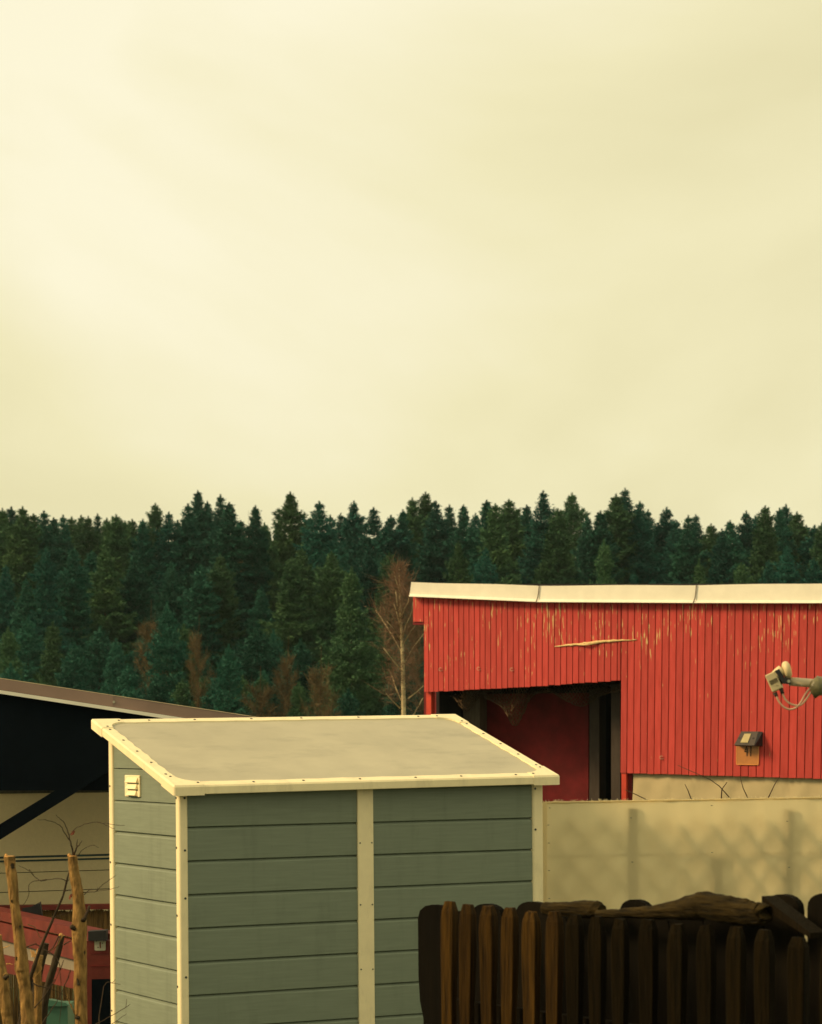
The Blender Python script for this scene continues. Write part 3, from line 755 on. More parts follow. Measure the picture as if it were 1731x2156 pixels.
# ------------------------------------------------------------------ picket fence in the foreground
FA, FB = at(930, HY, 9.6), at(1700, HY, 8.0)
FA.z = FB.z = 0
fdir = (FB-FA).normalized(); fnr = Vector((-fdir.y, fdir.x, 0))
if fnr.y < 0: fnr = -fnr
def fpnt(px, py, back=0.0):
    s = (px - CX)/FK; o = FA + fnr*back
    t = (s*o.y - o.x)/(fdir.x - s*fdir.y); p = o + fdir*t
    return Vector((p.x, p.y, ZC - (py - HY)/FK*p.y))
fence = thing('picket_fence', 'dark brown picket fence with chamfered square pickets in front of shed', 'fence', (fpnt(1300, HY).x, fpnt(1300, HY).y, 0))
PK = [(926, 965, 1899), (964, 1003, 1905), (1009, 1050, 1908), (1052, 1091, 1912), (1098, 1141, 1920), (1146, 1187, 1921), (1189, 1231, 1927), (1238, 1279, 1931), (1286, 1327, 1935),
      (1343, 1388, 1936), (1402, 1448, 1945), (1465, 1510, 1948), (1526, 1572, 1952), (1586, 1634, 1959), (1655, 1706, 1972), (1722, 1772, 1978)]
PSI = math.radians(-27)
for xa, xb, yt in PK:
    c = fpnt((xa+xb)/2, yt); wpx = k2m(xb-xa, c.y); a_ = wpx/(math.cos(PSI) + math.sin(-PSI))/2
    zt_ = c.z; m = MB(); rr = random.Random(int(xa))
    ex = Vector((math.cos(PSI), math.sin(PSI), 0)); ey = Vector((-math.sin(PSI), math.cos(PSI), 0))
    tilt = rr.uniform(-.006, .012)
    lv = []
    for h, w_ in ((0, 1.0), (zt_-.95, 1.0), (zt_-.62, .97), (zt_-.47, .80), (zt_-.36, .88), (zt_-.20, 1.0), (zt_-.085, 1.02), (zt_-.034, .93), (zt_, .62)):
        w_ *= rr.uniform(.97, 1.03) if h < zt_-.03 else 1
        o = c + Vector((tilt*(h-1)+rr.uniform(-.001, .001), 0, 0)); b_ = .10
        ring = []
        for sx, sy in ((-1+b_, -1), (1-b_, -1), (1, -1+b_), (1, 1-b_), (1-b_, 1), (-1+b_, 1), (-1, 1-b_), (-1, -1+b_)):
            p = o + ex*sx*a_*w_ + ey*sy*a_*w_*(.9 if h == zt_ else 1); ring.append(Vector((p.x, p.y, h + (rr.uniform(-.004, .004) if h == zt_ else 0))))
        lv.append(ring)
    vs = [v for r_ in lv for v in r_]; fs = [tuple(reversed(range(8))), tuple(range(8*(len(lv)-1), 8*len(lv)))]
    for l in range(len(lv)-1): fs += [(l*8+i, l*8+(i+1) % 8, (l+1)*8+(i+1) % 8, (l+1)*8+i) for i in range(8)]
    m.add(vs, fs); m.build('picket', M_amber_wood if xa < 1180 else M_dark_wood, fence, True)  # shade growing towards the right end is painted in by the darker wood
for zz in (.45, 1.02):
    m = MB(); a, b = fpnt(930, HY, .055), fpnt(1790, HY, .055)
    m.hexa([Vector((a.x, a.y, zz)), Vector((b.x, b.y, zz)), Vector((b.x, b.y, zz+.08)), Vector((a.x, a.y, zz+.08))], [Vector((p.x, p.y, z_)) + fnr*.035 for p, z_ in ((a, zz), (b, zz), (b, zz+.08), (a, zz+.08))])
    m.build('rail', M_dark_board, fence, True)
# second row: round-topped boards
bfence = thing('round_top_board_fence', 'dark fence of wide round-topped boards behind the pickets', 'fence', (fpnt(1300, HY, .3).x, fpnt(1300, HY, .3).y, 0))
for xa, xb, yt, cut in ((880, 942, 1905, 1), (943.5, 992, 1918, 0), (993, 1056, 1903, 0), (1057, 1085, 1925, 0), (1086, 1156, 1898.5, 0), (1157, 1195, 1925, 0), (1196, 1262, 1908, 0), (1263, 1304, 1928, 0), (1305, 1367, 1894, 0), (1368, 1409, 1928, 0), (1410, 1480, 1912, 0), (1481, 1543, 1918, 0), (1544, 1607, 1915, 0), (1610, 1682, 1883, 0), (1700, 1778, 1881, 0)):
    A_ = fpnt(xa, HY, .32); B_ = fpnt(xb, HY, .32); A_.z = B_.z = 0; wd = (B_-A_); cc = (A_+B_)/2; zt_ = ZC - (yt-HY)/FK*cc.y; hw = wd.length/2; wd.normalize()
    poly = []
    if cut:
        prof = [(-1, 0), (-.62, 0), (-.62, zt_-.47), (-.86, zt_-.40), (-.96, zt_-.30), (-1, zt_-.06), (-.86, zt_-.028), (-.5, zt_-.008), (-.05, zt_), (1, zt_), (1, 0)]
        poly = [cc + wd*hw*s_ + Vector((0, 0, h)) for s_, h in prof[1:]]
    else:
        poly = [cc - wd*hw, cc + wd*hw]
        rise = .055
        for i in range(11):
            a = math.pi*i/10; poly.append(cc + wd*hw*math.cos(a) + Vector((0, 0, zt_ - rise + rise*math.sin(a)**.8)))
    m = MB(); m.prism([Vector((p.x, p.y, p.z)) for p in poly], fnr*.028); m.build('board', M_dark_board, bfence, True)
for zz in (.5, 1.2):
    m = MB(); a, b = fpnt(895, HY, .352), fpnt(1790, HY, .352)
    m.hexa([Vector((a.x, a.y, zz)), Vector((b.x, b.y, zz)), Vector((b.x, b.y, zz+.08)), Vector((a.x, a.y, zz+.08))], [Vector((p.x, p.y, z_)) + fnr*.04 for p, z_ in ((a, zz), (b, zz), (b, zz+.08), (a, zz+.08))])
    m.build('rail', M_dark_board, bfence, True)
# logs lying between the two rows
def log_thing(name, label, pts, back, flat=1.0, seed=1, n=14, sub=5):
    P_ = []; rad = []; rr = random.Random(seed)
    K = []
    for i in range(len(pts)-1):
        for j in range(sub):
            t = j/sub; t2 = t*t*(3-2*t) if False else t
            K.append(tuple(pts[i][q] + (pts[i+1][q]-pts[i][q])*t2 for q in range(3)))
    K.append(pts[-1])
    for x_, y_, r_ in K:
        p = fpnt(x_, y_, back); P_.append(p + Vector((0, 0, rr.uniform(-.002, .002)))); rad.append(k2m(r_, p.y)*rr.uniform(.96, 1.04))
    m = rough_tube(P_, rad, 30, seed, .13, 6.0, 5.0, 3)
    o = m.build(name, M_log); tag(o, label, 'log'); return o
log_thing('short_log', 'short grey log with rounded end lying left on the board fence', [(1144, 1914, 8), (1150, 1914, 13), (1180, 1914, 14.5), (1230, 1914, 18), (1256, 1915, 18), (1268, 1918, 12)], .20, seed=3)
log_thing('bowed_log', 'long bowed log with pale worn hump resting on dark fence', [(1258, 1925, 8), (1330, 1923, 11), (1400, 1919, 17), (1450, 1912, 25), (1485, 1907, 30), (1530, 1915, 29), (1570, 1921, 27), (1606, 1924, 24), (1612, 1925, 15)], .17, seed=5)
m = MB(); a, b = fpnt(1604, 1912, .20), fpnt(1706, 1976, .12); up = Vector((0, 0, .045))
m.hexa([a, b, b+up*.4, a+up*.9], [p + fnr*.07 for p in (a, b, b+up*.4, a+up*.9)])
tag(m.build('slanting_board', M_dark_wood), 'short board slanting down from right end of bowed log', 'board')

# ------------------------------------------------------------------ satellite receiver head on its arm
DL = 9.5
dish = thing('satellite_dish', 'ivory satellite receiver head on arm reaching in from right edge', 'satellite dish', (at(1860, HY, 9.6).x, 9.6, 0))
c4 = lambda x, y: ((2800 + x/3.547)*.5265, (2600 + y/3.547)*.5265)
def cp(x, y, D=DL): return at(*c4(x, y), D)
m = MB(); q = [(917, 360), (1060, 293), (1170, 530), (1025, 600)]
A_ = [cp(*p) for p in q]; m.hexa(A_, [p + Vector((.012, .045, .0)) for p in A_]); box = m.build('receiver_box', M_lnb, dish, True)
bv = box.modifiers.new('bevel', 'BEVEL'); bv.width = .004; bv.segments = 2
m = MB(); q = [(980, 440), (1085, 388), (1112, 445), (1010, 500)]; A_ = [cp(*p, DL-.0015) for p in q]; m.hexa(A_, [p + Vector((0, .001, 0)) for p in A_]); m.build('print_label', M_lnb_label, box, True)
m = MB(); m.tube([cp(1085 + 26*math.cos(a), 520 - 32*math.sin(a), DL-.001) for a in [math.radians(20 + 20*i) for i in range(8)]], .0012, 4); m.build('moulded_arc', M_lnb, box, True)
m = MB(); m.tube([cp(1075, 360, DL+.02), cp(1140, 300, DL+.02), cp(1165, 280, DL+.02)], [.021, .021, .021], 14); m.tube([cp(1235 + .93*q_, 283 - .37*q_*.6, DL+.02) for q_ in (-64, -52, -30, 0, 30, 50, 60)], [.018, .028, .034, .035, .032, .023, .008], 18); m.build('feed_horn', M_lnb, dish, True)
m = MB()
q = [(1062, 295), (1120, 265), (1195, 385), (1285, 412), (1290, 480), (1180, 472), (1140, 420)]
m.prism([cp(*p, DL-.003) for p in q], (0, .045, 0)); br = m.build('bracket', M_black, dish, True)
m = MB(); m.disc(cp(1258, 441, DL-.003), (0, -1, 0), .006, .004); m.build('bolt', M_plate, br, True)
armd = 1.0
m = MB(); m.tube([cp(1270, 444, DL+.02), cp(1600, 470, DL+.02), cp(1760, 492, DL+.02), cp(2100, 530, DL+.05), cp(2400, 590, DL+.1)], .0165, 12); m.build('arm', M_arm, dish, True)
for x_, y_ in ((1335, 486), (1438, 498), (1565, 514)):
    m = MB(); m.tube([cp(x_, y_-8, DL+.01), cp(x_, y_, DL+.01), cp(x_, y_+4, DL+.01)], [.003, .004, .001], 6); m.build('water_drop', M_white_metal, dish, True)
m = MB(); rr = random.Random(2)
m.tube([cp(1575, 490, DL+.015), cp(1610, 500, DL+.01), cp(1660, 520, DL+.01), cp(1720, 520, DL+.01), cp(1790, 530, DL+.015)], [.016, .034, .040, .034, .024], 12, jit=.16, rng=rr); m.build('tape_wrap', M_tape, dish, True)
for pts, plug in (([(1085, 660), (1120, 730), (1180, 800), (1270, 840), (1360, 815), (1430, 740), (1490, 630), (1585, 515)], [(1060, 600), (1090, 665)]),
                  ([(1172, 620), (1210, 700), (1280, 760), (1370, 785), (1440, 770), (1510, 690), (1600, 560)], [(1148, 545), (1175, 625)])):
    P_ = [cp(*p, DL+.01) for p in pts]; P2 = []
    for i in range(len(P_)-1):
        p0_ = P_[max(i-1, 0)]; p3_ = P_[min(i+2, len(P_)-1)]
        for j in range(6):
            t = j/6; a, b = P_[i], P_[i+1]
            P2.append(.5*((2*a) + (b-p0_)*t + (2*p0_-5*a+4*b-p3_)*t*t + (3*a-p0_-3*b+p3_)*t**3))
    P2.append(P_[-1])
    m = MB(); m.tube(P2, .0037, 8); cb = m.build('cable', M_cable, dish, True)
    m = MB(); m.tube([cp(*p, DL+.015) for p in plug], [.0085, .0065], 8); m.build('plug', M_dark_post, cb, True)
# the reflector and mast stand just outside the picture
m = MB(); c0 = cp(2620, 250, DL+.15); ax = (cp(1230, 300) - c0).normalized(); a1 = ax.orthogonal().normalized(); a2 = ax.cross(a1); vs = [c0 - ax*.06]; fs = []
for r_i in range(1, 6):
    rr_ = .32*r_i/5
    for k in range(24):
        g_ = 2*math.pi*k/24; vs.append(c0 - ax*.06*(1-(r_i/5)**2) + a1*rr_*math.cos(g_) + a2*rr_*1.08*math.sin(g_))
for k in range(24): fs.append((0, 1+k, 1+(k+1) % 24))
for r_i in range(4):
    for k in range(24): fs.append((1+r_i*24+k, 1+(r_i+1)*24+k, 1+(r_i+1)*24+(k+1) % 24, 1+r_i*24+(k+1) % 24))
m.add(vs, fs, True); rf_o = m.build('reflector', M_lnb, dish, True)
so = rf_o.modifiers.new('solid', 'SOLIDIFY'); so.thickness = .004
mb_ = Vector((c0.x + .05, c0.y + .02, 0)); m = MB(); m.tube([mb_, mb_ + Vector((0, 0, c0.z))], .025, 12); m.tube([mb_ + Vector((0, 0, c0.z)), c0 - ax*.055], .02, 8); m.tube([cp(2400, 590, DL+.1), Vector((mb_.x, mb_.y, cp(2400, 590, DL+.1).z - .02))], .0165, 8); m.build('mast', M_plate, dish, True)

# ------------------------------------------------------------------ caravan and lean-to roof at left
def cvp(px, py, back=0.0):
    D = 18.0 + .45*px/230.0
    D += back
    return at(px, py, D)
cz0 = cvp(60, 1663).z
cav = thing('caravan', 'beige caravan side with charcoal stripes and dark upper half under lean-to', 'caravan', (cvp(0, HY, 1).x, 19, 0))
def cslab(m, quad, front, thick):
    A_ = [cvp(x_, y_) + Vector((0, -front, 0)) for x_, y_ in quad]; m.hexa(A_, [p + Vector((0, thick, 0)) for p in A_])
def cquad(name, quad, front, mt, thick=.02):
    m = MB(); cslab(m, quad, front, thick); return m.build(name, mt, cav, True)
L_, R_ = -420, 420
def zline(z_, px): return HY + (ZC - z_)/ (18.0 + .45*px/230.0) * FK
def band(name, y0, y1, front, mt, xl=L_, xr=R_, thick=.02):
    """horizontal band between two picture heights given at px = 0"""
    za, zb = cvp(0, y0).z, cvp(0, y1).z
    return cquad(name, [(xl, zline(zb, xl)), (xr, zline(zb, xr)), (xr, zline(za, xr)), (xl, zline(za, xl))], front, mt, thick)
band('side_panel', 1671, 1803.2, .0, M_caravan)
band('side_panel', 1815.5, 1837.4, .0, M_caravan)
band('side_panel', 1839, 1878, .0, M_caravan)
band('side_panel', 1879.6, 2080, .0, M_caravan)
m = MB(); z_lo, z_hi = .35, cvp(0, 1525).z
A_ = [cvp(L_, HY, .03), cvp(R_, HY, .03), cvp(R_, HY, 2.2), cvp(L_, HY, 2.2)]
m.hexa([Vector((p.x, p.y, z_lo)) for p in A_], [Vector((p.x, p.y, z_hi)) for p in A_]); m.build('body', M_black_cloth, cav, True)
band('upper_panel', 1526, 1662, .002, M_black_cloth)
band('edge_moulding', 1662.4, 1670.6, .012, M_fence_post)
band('trim_strip', 1803.8, 1807.3, .004, M_teal_trim)
band('trim_strip', 1807.6, 1811.2, .014, M_caravan)
band('trim_strip', 1811.5, 1815.2, .006, M_teal_trim)
for y0, y1, xa, xb in ((1851, 1876, 130, 121), (1892, 1916, 113, 106)):
    za, zb = cvp(0, y0).z, cvp(0, y1).z
    y0r = lambda px, z_: zline(z_, px)
    cquad('stripe', [(L_, y0r(L_, zb)), (xb, y0r(xb, zb)), (xa, y0r(xa, za)), (L_, y0r(L_, za))], .003, M_stripe, .004)
for wx in (-330,):
    p = cvp(wx, HY, .3); m = MB(); m.disc((p.x, p.y-.05, .33), (0, 1, 0), .33, .2, 24); m.build('wheel', M_black, cav, True)
for wx in (-380, 380):
    p = cvp(wx, HY, .6); m = MB(); m.box((p.x-.05, p.y-.05, 0), (p.x+.05, p.y+.05, .37)); m.build('jack', M_black, cav, True)
DV = 16.9
lean = thing('lean_to_roof', 'sloping lean-to roof with brown metal verge and white lower edge', 'roof', (at(-200, HY, DV+1).x, DV+1, 0))
vt = lambda x_: 1428 + .1515*x_
XL, XR = -60, 640
def vquad(name, o0, o1, front, mt, thick, xl=XL, xr=XR):
    m = MB(); A_ = [at(xl, vt(xl)+o1, DV-front), at(xr, vt(xr)+o1, DV-front), at(xr, vt(xr)+o0, DV-front), at(xl, vt(xl)+o0, DV-front)]
    m.hexa(A_, [p + Vector((0, thick, 0)) for p in A_]); return m.build(name, mt, lean, True)
vquad('verge_board', 1.0, 24.5, 0, M_verge, .02)
vquad('verge_board', 1.3, 24.3, .004, M_verge, .003, XL, 238)
vquad('top_edge', -.8, .6, .003, M_arm, .03)
vquad('lower_edge', 25, 32.5, .010, M_white_metal, .03)
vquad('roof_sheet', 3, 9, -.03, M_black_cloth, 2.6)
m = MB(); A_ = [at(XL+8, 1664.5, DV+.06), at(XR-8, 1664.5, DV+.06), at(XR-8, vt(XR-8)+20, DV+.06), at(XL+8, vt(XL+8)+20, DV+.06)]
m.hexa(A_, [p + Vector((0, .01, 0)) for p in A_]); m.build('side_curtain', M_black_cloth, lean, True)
m = MB(); m.disc(at(240, 1478, DV-.004), (0, -1, 0), .009, .006); m.build('screw', M_plate, lean, True)
for x_ in (-52, 632):
    for dd in (.3, 2.4):
        p = at(x_, HY, DV); zt_ = at(x_, vt(x_)+12, DV).z; m = MB(); m.box((p.x-.04, p.y+dd-.04, 0), (p.x+.04, p.y+dd+.04, zt_)); m.build('post', M_black_cloth, lean, True)
m = MB(); a, b = at(-58, 1787, 16.84), at(245, 1600, 16.84); dd = (b-a).normalized(); w_ = Vector((-dd.z, 0, dd.x))*k2m(13.5, 17.3)
m.hexa([a-w_, b-w_*.9, b+w_*.9, a+w_], [p + Vector((0, .06, 0)) for p in (a-w_, b-w_*.9, b+w_*.9, a+w_)]); m.build('strut', M_black_cloth, lean, True)

# ------------------------------------------------------------------ red railing, reed screen, boxes at lower left
reed = thing('reed_screen', 'dry reed mat screen under red cap rail beside the caravan', 'screen', (at(120, HY, 17.3).x, 17.3, 0))
def rq(par, name, quad, D, mt, thick, dD=0.0):
    m = MB(); A_ = [at(x_, y_, D + dD*(x_/230.0)) for x_, y_ in quad]; m.hexa(A_, [p + Vector((0, thick, 0)) for p in A_]); return m.build(name, mt, par, True)
rq(reed, 'cap_rail', [(-80, 1919), (262, 1914), (262, 1904), (-80, 1908)], 17.2, M_red_rail, .10)
m = MB()
for i in range(190):
    px = -70 + i*1.72 + R.uniform(-.4, .4); a = at(px, 1917 + R.uniform(-3, 3), 17.25 + R.uniform(0, .012)); b = Vector((a.x + R.uniform(-.012, .012), a.y, .05))
    m.tube([a, b], .0042, 4, False, smooth=False)
tag(m.build('reed_mat', M_reed, reed, True), kind='stuff')
for x_ in (-70, 252):
    p = at(x_, HY, 17.36); m = MB(); m.box((p.x-.04, p.y, 0), (p.x+.04, p.y+.08, at(x_, 1915, 17.36).z)); m.build('post', M_red_rail, reed, True)
rl = thing('red_railing', 'red painted timber railing with black end cap left of the shed', 'railing', (at(100, HY, 15.2).x, 15.2, 0))
def DR(px): return 16.2 - 1.9*(px/224.0)
def rp(px, py): return at(px, py, DR(px))
def rail_beam(name, t0, t1, b0, b1, xl, xr, mt, depth, par=rl):
    """t0..b1: picture heights of upper/lower edge at px 0 and 224"""
    f_ = lambda a_, b_, x_: ZC - (a_ + (b_-a_)*x_/224.0 - HY)/FK*DR(x_)
    P_ = [(xl, f_(b0, b1, xl)), (xr, f_(b0, b1, xr)), (xr, f_(t0, t1, xr)), (xl, f_(t0, t1, xl))]
    A_ = [Vector(((x_-CX)/FK*DR(x_), DR(x_), z_)) for x_, z_ in P_]
    d_ = (A_[1]-A_[0]); n_ = Vector((-d_.y, d_.x, 0)).normalized(); n_ = n_ if n_.y > 0 else -n_
    m = MB(); m.hexa(A_, [p + n_*depth for p in A_]); return m.build(name, mt, par, True)
rail_beam('top_rail', 1919, 1969, 1938, 1991, -90, 212, M_red_rail, .13)
rail_beam('rail', 1942, 1997, 1978, 2040, -90, 195, M_red_rail, .035)
rail_beam('rail', 2010, 2063, 2046, 2098, -90, 190, M_red_rail, .035)
rail_beam('infill_panel', 1972, 2030, 2020, 2070, -90, 185, M_grey_panel, .01).location.y += .06
rq(rl, 'end_cap', [(185.5, 1981), (223.5, 1981), (223.5, 1959.5), (185.5, 1961.5)], 14.28, M_black, .10)
m = MB(); A_ = [at(183, HY, 14.32), at(250, HY, 14.32)]; z_ = at(200, 1981, 14.32).z
m.box((A_[0].x, 14.32, 0), (A_[1].x, 14.40, z_)); m.build('post', M_red_rail, rl, True)
for py in (2007, 2034): rq(rl, 'joint', [(189, py+.7), (248, py+.2), (248, py-.7), (189, py)], 14.316, M_red_dark, .01)
rq(rl, 'lower_panel', [(193, 2300), (248, 2300), (248, 2061), (193, 2062)], 14.31, M_black_cloth, .004)
m = MB(); rr_ = 3; q = []
for cx_, cy_, a0 in ((202, 1981.5, 180), (219.5, 1981.5, 270), (219.5, 1998.5, 0), (202, 1998.5, 90)):
    for i in range(4):
        a = math.radians(a0 + 30*i); q.append(at(cx_ + 3*math.cos(a), cy_ + 3*math.sin(a), 14.312))
m.prism(q, (0, .004, 0)); pl = m.build('metal_plate', M_plate, rl, True)
m = MB(); q = [at(x_, y_, 14.310) for x_, y_ in ((209.5, 1984), (212, 1983.5), (212.3, 1996), (210, 1997))]; m.prism(q, (0, .0015, 0)); m.build('slot', M_red_dark, pl, True)
for x_, y_ in ((203, 1981.5), (218.5, 1981), (215.5, 1986), (206.5, 1995)):
    m = MB(); m.disc(at(x_, y_, 14.310), (0, -1, 0), .0035, .001, 8); m.build('hole', M_black, pl, True)
bb = thing('black_planter_box', 'black open-topped plastic box behind top rail of the red railing', 'box', (at(70, HY, 16.65).x, 16.65, 0))
for nm, q, D_, th_ in (('front', [(47, 1940), (88.5, 1936), (83, 1907), (47, 1912)], 16.60, .006), ('side', [(88.5, 1936), (89.2, 1934), (84, 1899), (82.8, 1907)], 16.60, .05), ('rim', [(66, 1911), (83, 1901.5), (83, 1900), (66, 1909)], 16.56, .01), ('back', [(47, 1938), (88, 1934), (83, 1902), (70, 1908)], 16.66, .006)):
    m = MB(); A_ = [at(x_, y_, D_) for x_, y_ in q]; m.hexa(A_, [p + Vector((0, th_, 0)) for p in A_]); m.build(nm, M_black, bb, True)
m = MB(); A_ = [at(x_, y_, 16.68) for x_, y_ in ((52, 2300), (82, 2300), (82, 1936), (52, 1939))]
m.hexa(A_, [p + Vector((0, .08, 0)) for p in A_]); m.build('stand', M_black, bb, True)
gb = thing('green_bin', 'small pale green plastic box with crumpled lid low behind cut stems', 'box', (at(115, HY, 12.9).x, 12.9, 0))
m = MB(); A_ = [at(x_, y_, 12.75) for x_, y_ in ((80, 2300), (148, 2300), (142, 2118), (87, 2119))]; m.hexa(A_, [p + Vector((0, .25, 0)) for p in A_]); m.build('body', M_bin, gb, True)
m = MB(); A_ = [at(x_, y_, 12.72) for x_, y_ in ((85, 2119.5), (146, 2118), (139, 2112), (96, 2104))]; B_ = [at(x_, y_, 13.0) for x_, y_ in ((95, 2112), (146, 2116), (134, 2108), (110, 2102.5))]
m.hexa(A_, B_); m.build('lid', M_bin, gb, True)

# ------------------------------------------------------------------ cut tree stems
DT = 11.0
c5 = lambda x, y: (x*.2066, 1711 + y*.2066)
def stem(par, name, rows, D, mt, seed, n=14, top=True, base_px=None):
    rr = random.Random(seed); P_, rad = [], []
    pts = []
    for i in range(len(rows)-1):
        for j in range(4):
            t = j/4; pts.append(tuple(rows[i][q] + (rows[i+1][q]-rows[i][q])*t for q in range(3)))
    pts.append(rows[-1])
    for y, xa, xb in pts:
        kx, ky = c5((xa+xb)/2, y); P_.append(at(kx, ky, D)); rad.append(k2m((xb-xa)*.2066/2, D)*rr.uniform(.96, 1.05))
    b = P_[-1]; dx = (P_[-1] - P_[-5]); dx = dx/max(abs(dx.z), .01)
    P_.append(Vector((b.x + dx.x*.4, b.y, b.z*.5))); rad.append(rad[-1]*1.12)
    P_.append(Vector((b.x + dx.x*.6, b.y, -.02))); rad.append(rad[-1]*1.3)
    m = rough_tube(P_, rad, n*2, seed, .10, 6.0, 4.0, 4); o = m.build(name, mt, par, True)
    if top:
        p = P_[0]; t = MB(); t.tube([p + Vector((0, 0, -.001)), p + Vector((0, 0, .003))], [rad[0]*.97, rad[0]*.9], n, jit=.1, rng=rr)
        t.tube([p + Vector((-rad[0]*.6, -.005, 0)), p + Vector((-rad[0]*.55, -.005, .012))], [.009, .005], 6, jit=.3, rng=rr); t.build('cut_face', M_cutwood, o, True)
    return o, P_, rad
def twig(par, pts, D, r0, r1, mt=M_twig, dy=0.0):
    P_ = [at(*c5(*p), D + dy*i/max(len(pts)-1, 1)) for i, p in enumerate(pts)]; Q = []
    for i in range(len(P_)-1):
        p0_ = P_[max(i-1, 0)]; p3_ = P_[min(i+2, len(P_)-1)]
        for j in range(4):
            t = j/4; a, b = P_[i], P_[i+1]
            q = .5*((2*a) + (b-p0_)*t + (2*p0_-5*a+4*b-p3_)*t*t + (3*a-p0_-3*b+p3_)*t**3)
            Q.append(q + Vector((R.uniform(-1, 1), 0, R.uniform(-1, 1)))*.0018)
    Q.append(P_[-1])
    m = MB(); m.tube(Q, [r0 + (r1-r0)*i/(len(Q)-1) for i in range(len(Q))], 6); return m.build('twig', mt, par, True)
def knot(par, x, y, D, r, stub=None, mt=M_dark_stem):
    """old branch scar: a ragged dark hollow in a swollen collar, or a broken stub"""
    p = at(*c5(x, y), D); rr = random.Random(int(x*y)); m = MB()
    if stub:
        d_ = Vector((stub[0], -.45, stub[1])).normalized(); m.tube([p - d_*r*.6, p + d_*r*.6, p + d_*r*1.5], [r*.9, r*.7, r*.4], 9, jit=.2, rng=rr)
    else:
        n = 11; ring = []
        for i in range(n):
            a = 2*math.pi*i/n; q = r*rr.uniform(.6, 1.15); ring.append(p + Vector((math.cos(a)*q*.8, -.003 + abs(math.cos(a))*r*.35, math.sin(a)*q*1.1)))
        m.prism(ring, (0, .012, 0))
    m.build('knot', mt, par, True)
    c = MB(); a_ = [p + Vector((math.cos(t)*r*.95, .004, math.sin(t)*r*1.1 + r*.25)) for t in [math.radians(10 + 16*i) for i in range(11)]]
    c.tube(a_, [r*.25*math.sin(math.pi*(i+.6)/11.2) + .001 for i in range(11)], 6, jit=.2, rng=rr); c.build('collar', M_bark, par, True)
def leaf(par, x, y, D, s):
    p = at(*c5(x, y), D); m = MB(); rr = random.Random(int(x)); n = 9; vs = []
    for i in range(n):
        a = 2*math.pi*i/n; r_ = s*rr.uniform(.55, 1.1); vs.append(p + Vector((math.cos(a)*r_*.6 + math.sin(a)*r_*.35, rr.uniform(-.4, .4)*s, math.sin(a)*r_)))
    vs.append(p + Vector((0, -.3*s, 0))); m.add(vs, [(i, (i+1) % n, n) for i in range(n)]); m.build('leaf', M_leaf, par, True)
sa = thing('cut_tree_stem', 'leaning sawn-off tree stem with pale bark nearest left edge of caravan stripes', 'tree', (at(*c5(290, 2150), DT).x, DT, 0), group='sawn stems left of the shed')
stem(sa, 'trunk', [(448, 37, 153), (560, 52, 160), (700, 75, 180), (900, 95, 192), (1200, 133, 240), (1450, 152, 285), (1600, 152, 298), (1720, 185, 305), (1850, 203, 330), (2150, 218, 358)], DT, M_bark, 4)
for x_, y_, r_ in ((125, 545, .012), (120, 905, .006), (205, 1165, .006), (265, 1880, .020), (170, 1490, .008)): knot(sa, x_, y_, DT - k2m(11, DT), r_)
stb = thing('cut_tree_stem', 'upright sawn-off tree stem with twigs on top standing close beside shed', 'tree', (at(*c5(830, 2150), DT+.15).x, DT+.15, 0), group='sawn stems left of the shed')
DB = DT + .15
stem(stb, 'trunk', [(445, 690, 786), (600, 705, 806), (800, 735, 848), (1000, 745, 872), (1150, 730, 888), (1250, 735, 882), (1500, 748, 885), (1850, 755, 886), (2150, 766, 892)], DB, M_bark, 9)
for x_, y_, r_, st in ((760, 1180, .016, (-.5, .3)), (840, 1430, .016, None), (800, 1760, .014, None), (850, 1090, .013, (.6, .5)), (795, 2090, .013, (-.2, 0)), (790, 845, .006, None)): knot(stb, x_, y_, DB - k2m(11, DB), r_, st)
twig(stb, [(850, 1110), (880, 1030), (915, 950)], DB-.02, .009, .006)
twig(stb, [(800, 1760), (795, 1720), (785, 1690)], DB-.035, .008, .002, M_dark_stem)
for pts, r0 in (([(745, 438), (735, 370), (715, 290), (690, 190), (655, 100), (610, 65), (570, 25)], .0042), ([(705, 275), (640, 180), (610, 130), (490, 80), (380, 70)], .0026),
                ([(702, 240), (770, 165), (860, 120), (990, 98), (1110, 118), (1270, 130)], .0022), ([(990, 98), (1060, 115), (1140, 160), (1170, 165)], .0014),
                ([(755, 438), (775, 362), (805, 330), (835, 285)], .0055), ([(775, 362), (793, 270)], .004), ([(795, 440), (850, 375), (940, 335), (1005, 355)], .0018),
                ([(850, 840), (910, 790), (950, 780)], .0018), ([(845, 812), (970, 805), (1050, 735), (1185, 635)], .0024), ([(970, 805), (1100, 785), (1215, 755)], .0016), ([(985, 800), (995, 765)], .0016)):
    twig(stb, pts, DB, r0, .001, dy=-.1)
leaf(stb, 745, 205, DB, .016); leaf(stb, 718, 860, DB-.03, .014)
sc_ = thing('cut_tree_stem', 'dim brown tree stem cut off by lower left corner of the photograph', 'tree', (at(*c5(90, 2150), 10.8).x, 10.8, 0), group='sawn stems left of the shed')
stem(sc_, 'trunk', [(1250, -45, 15), (1500, -30, 45), (1650, -25, 72), (1800, -10, 100), (2000, 5, 118), (2150, 30, 130)], 10.8, M_bark, 12)
knot(sc_, 60, 1680, 10.75, .012, (.7, .4))
sf = thing('dark_stem', 'slender dark stem leaning right between the two pale sawn stems', 'tree', (at(*c5(270, 2150), 11.3).x, 11.3, 0))
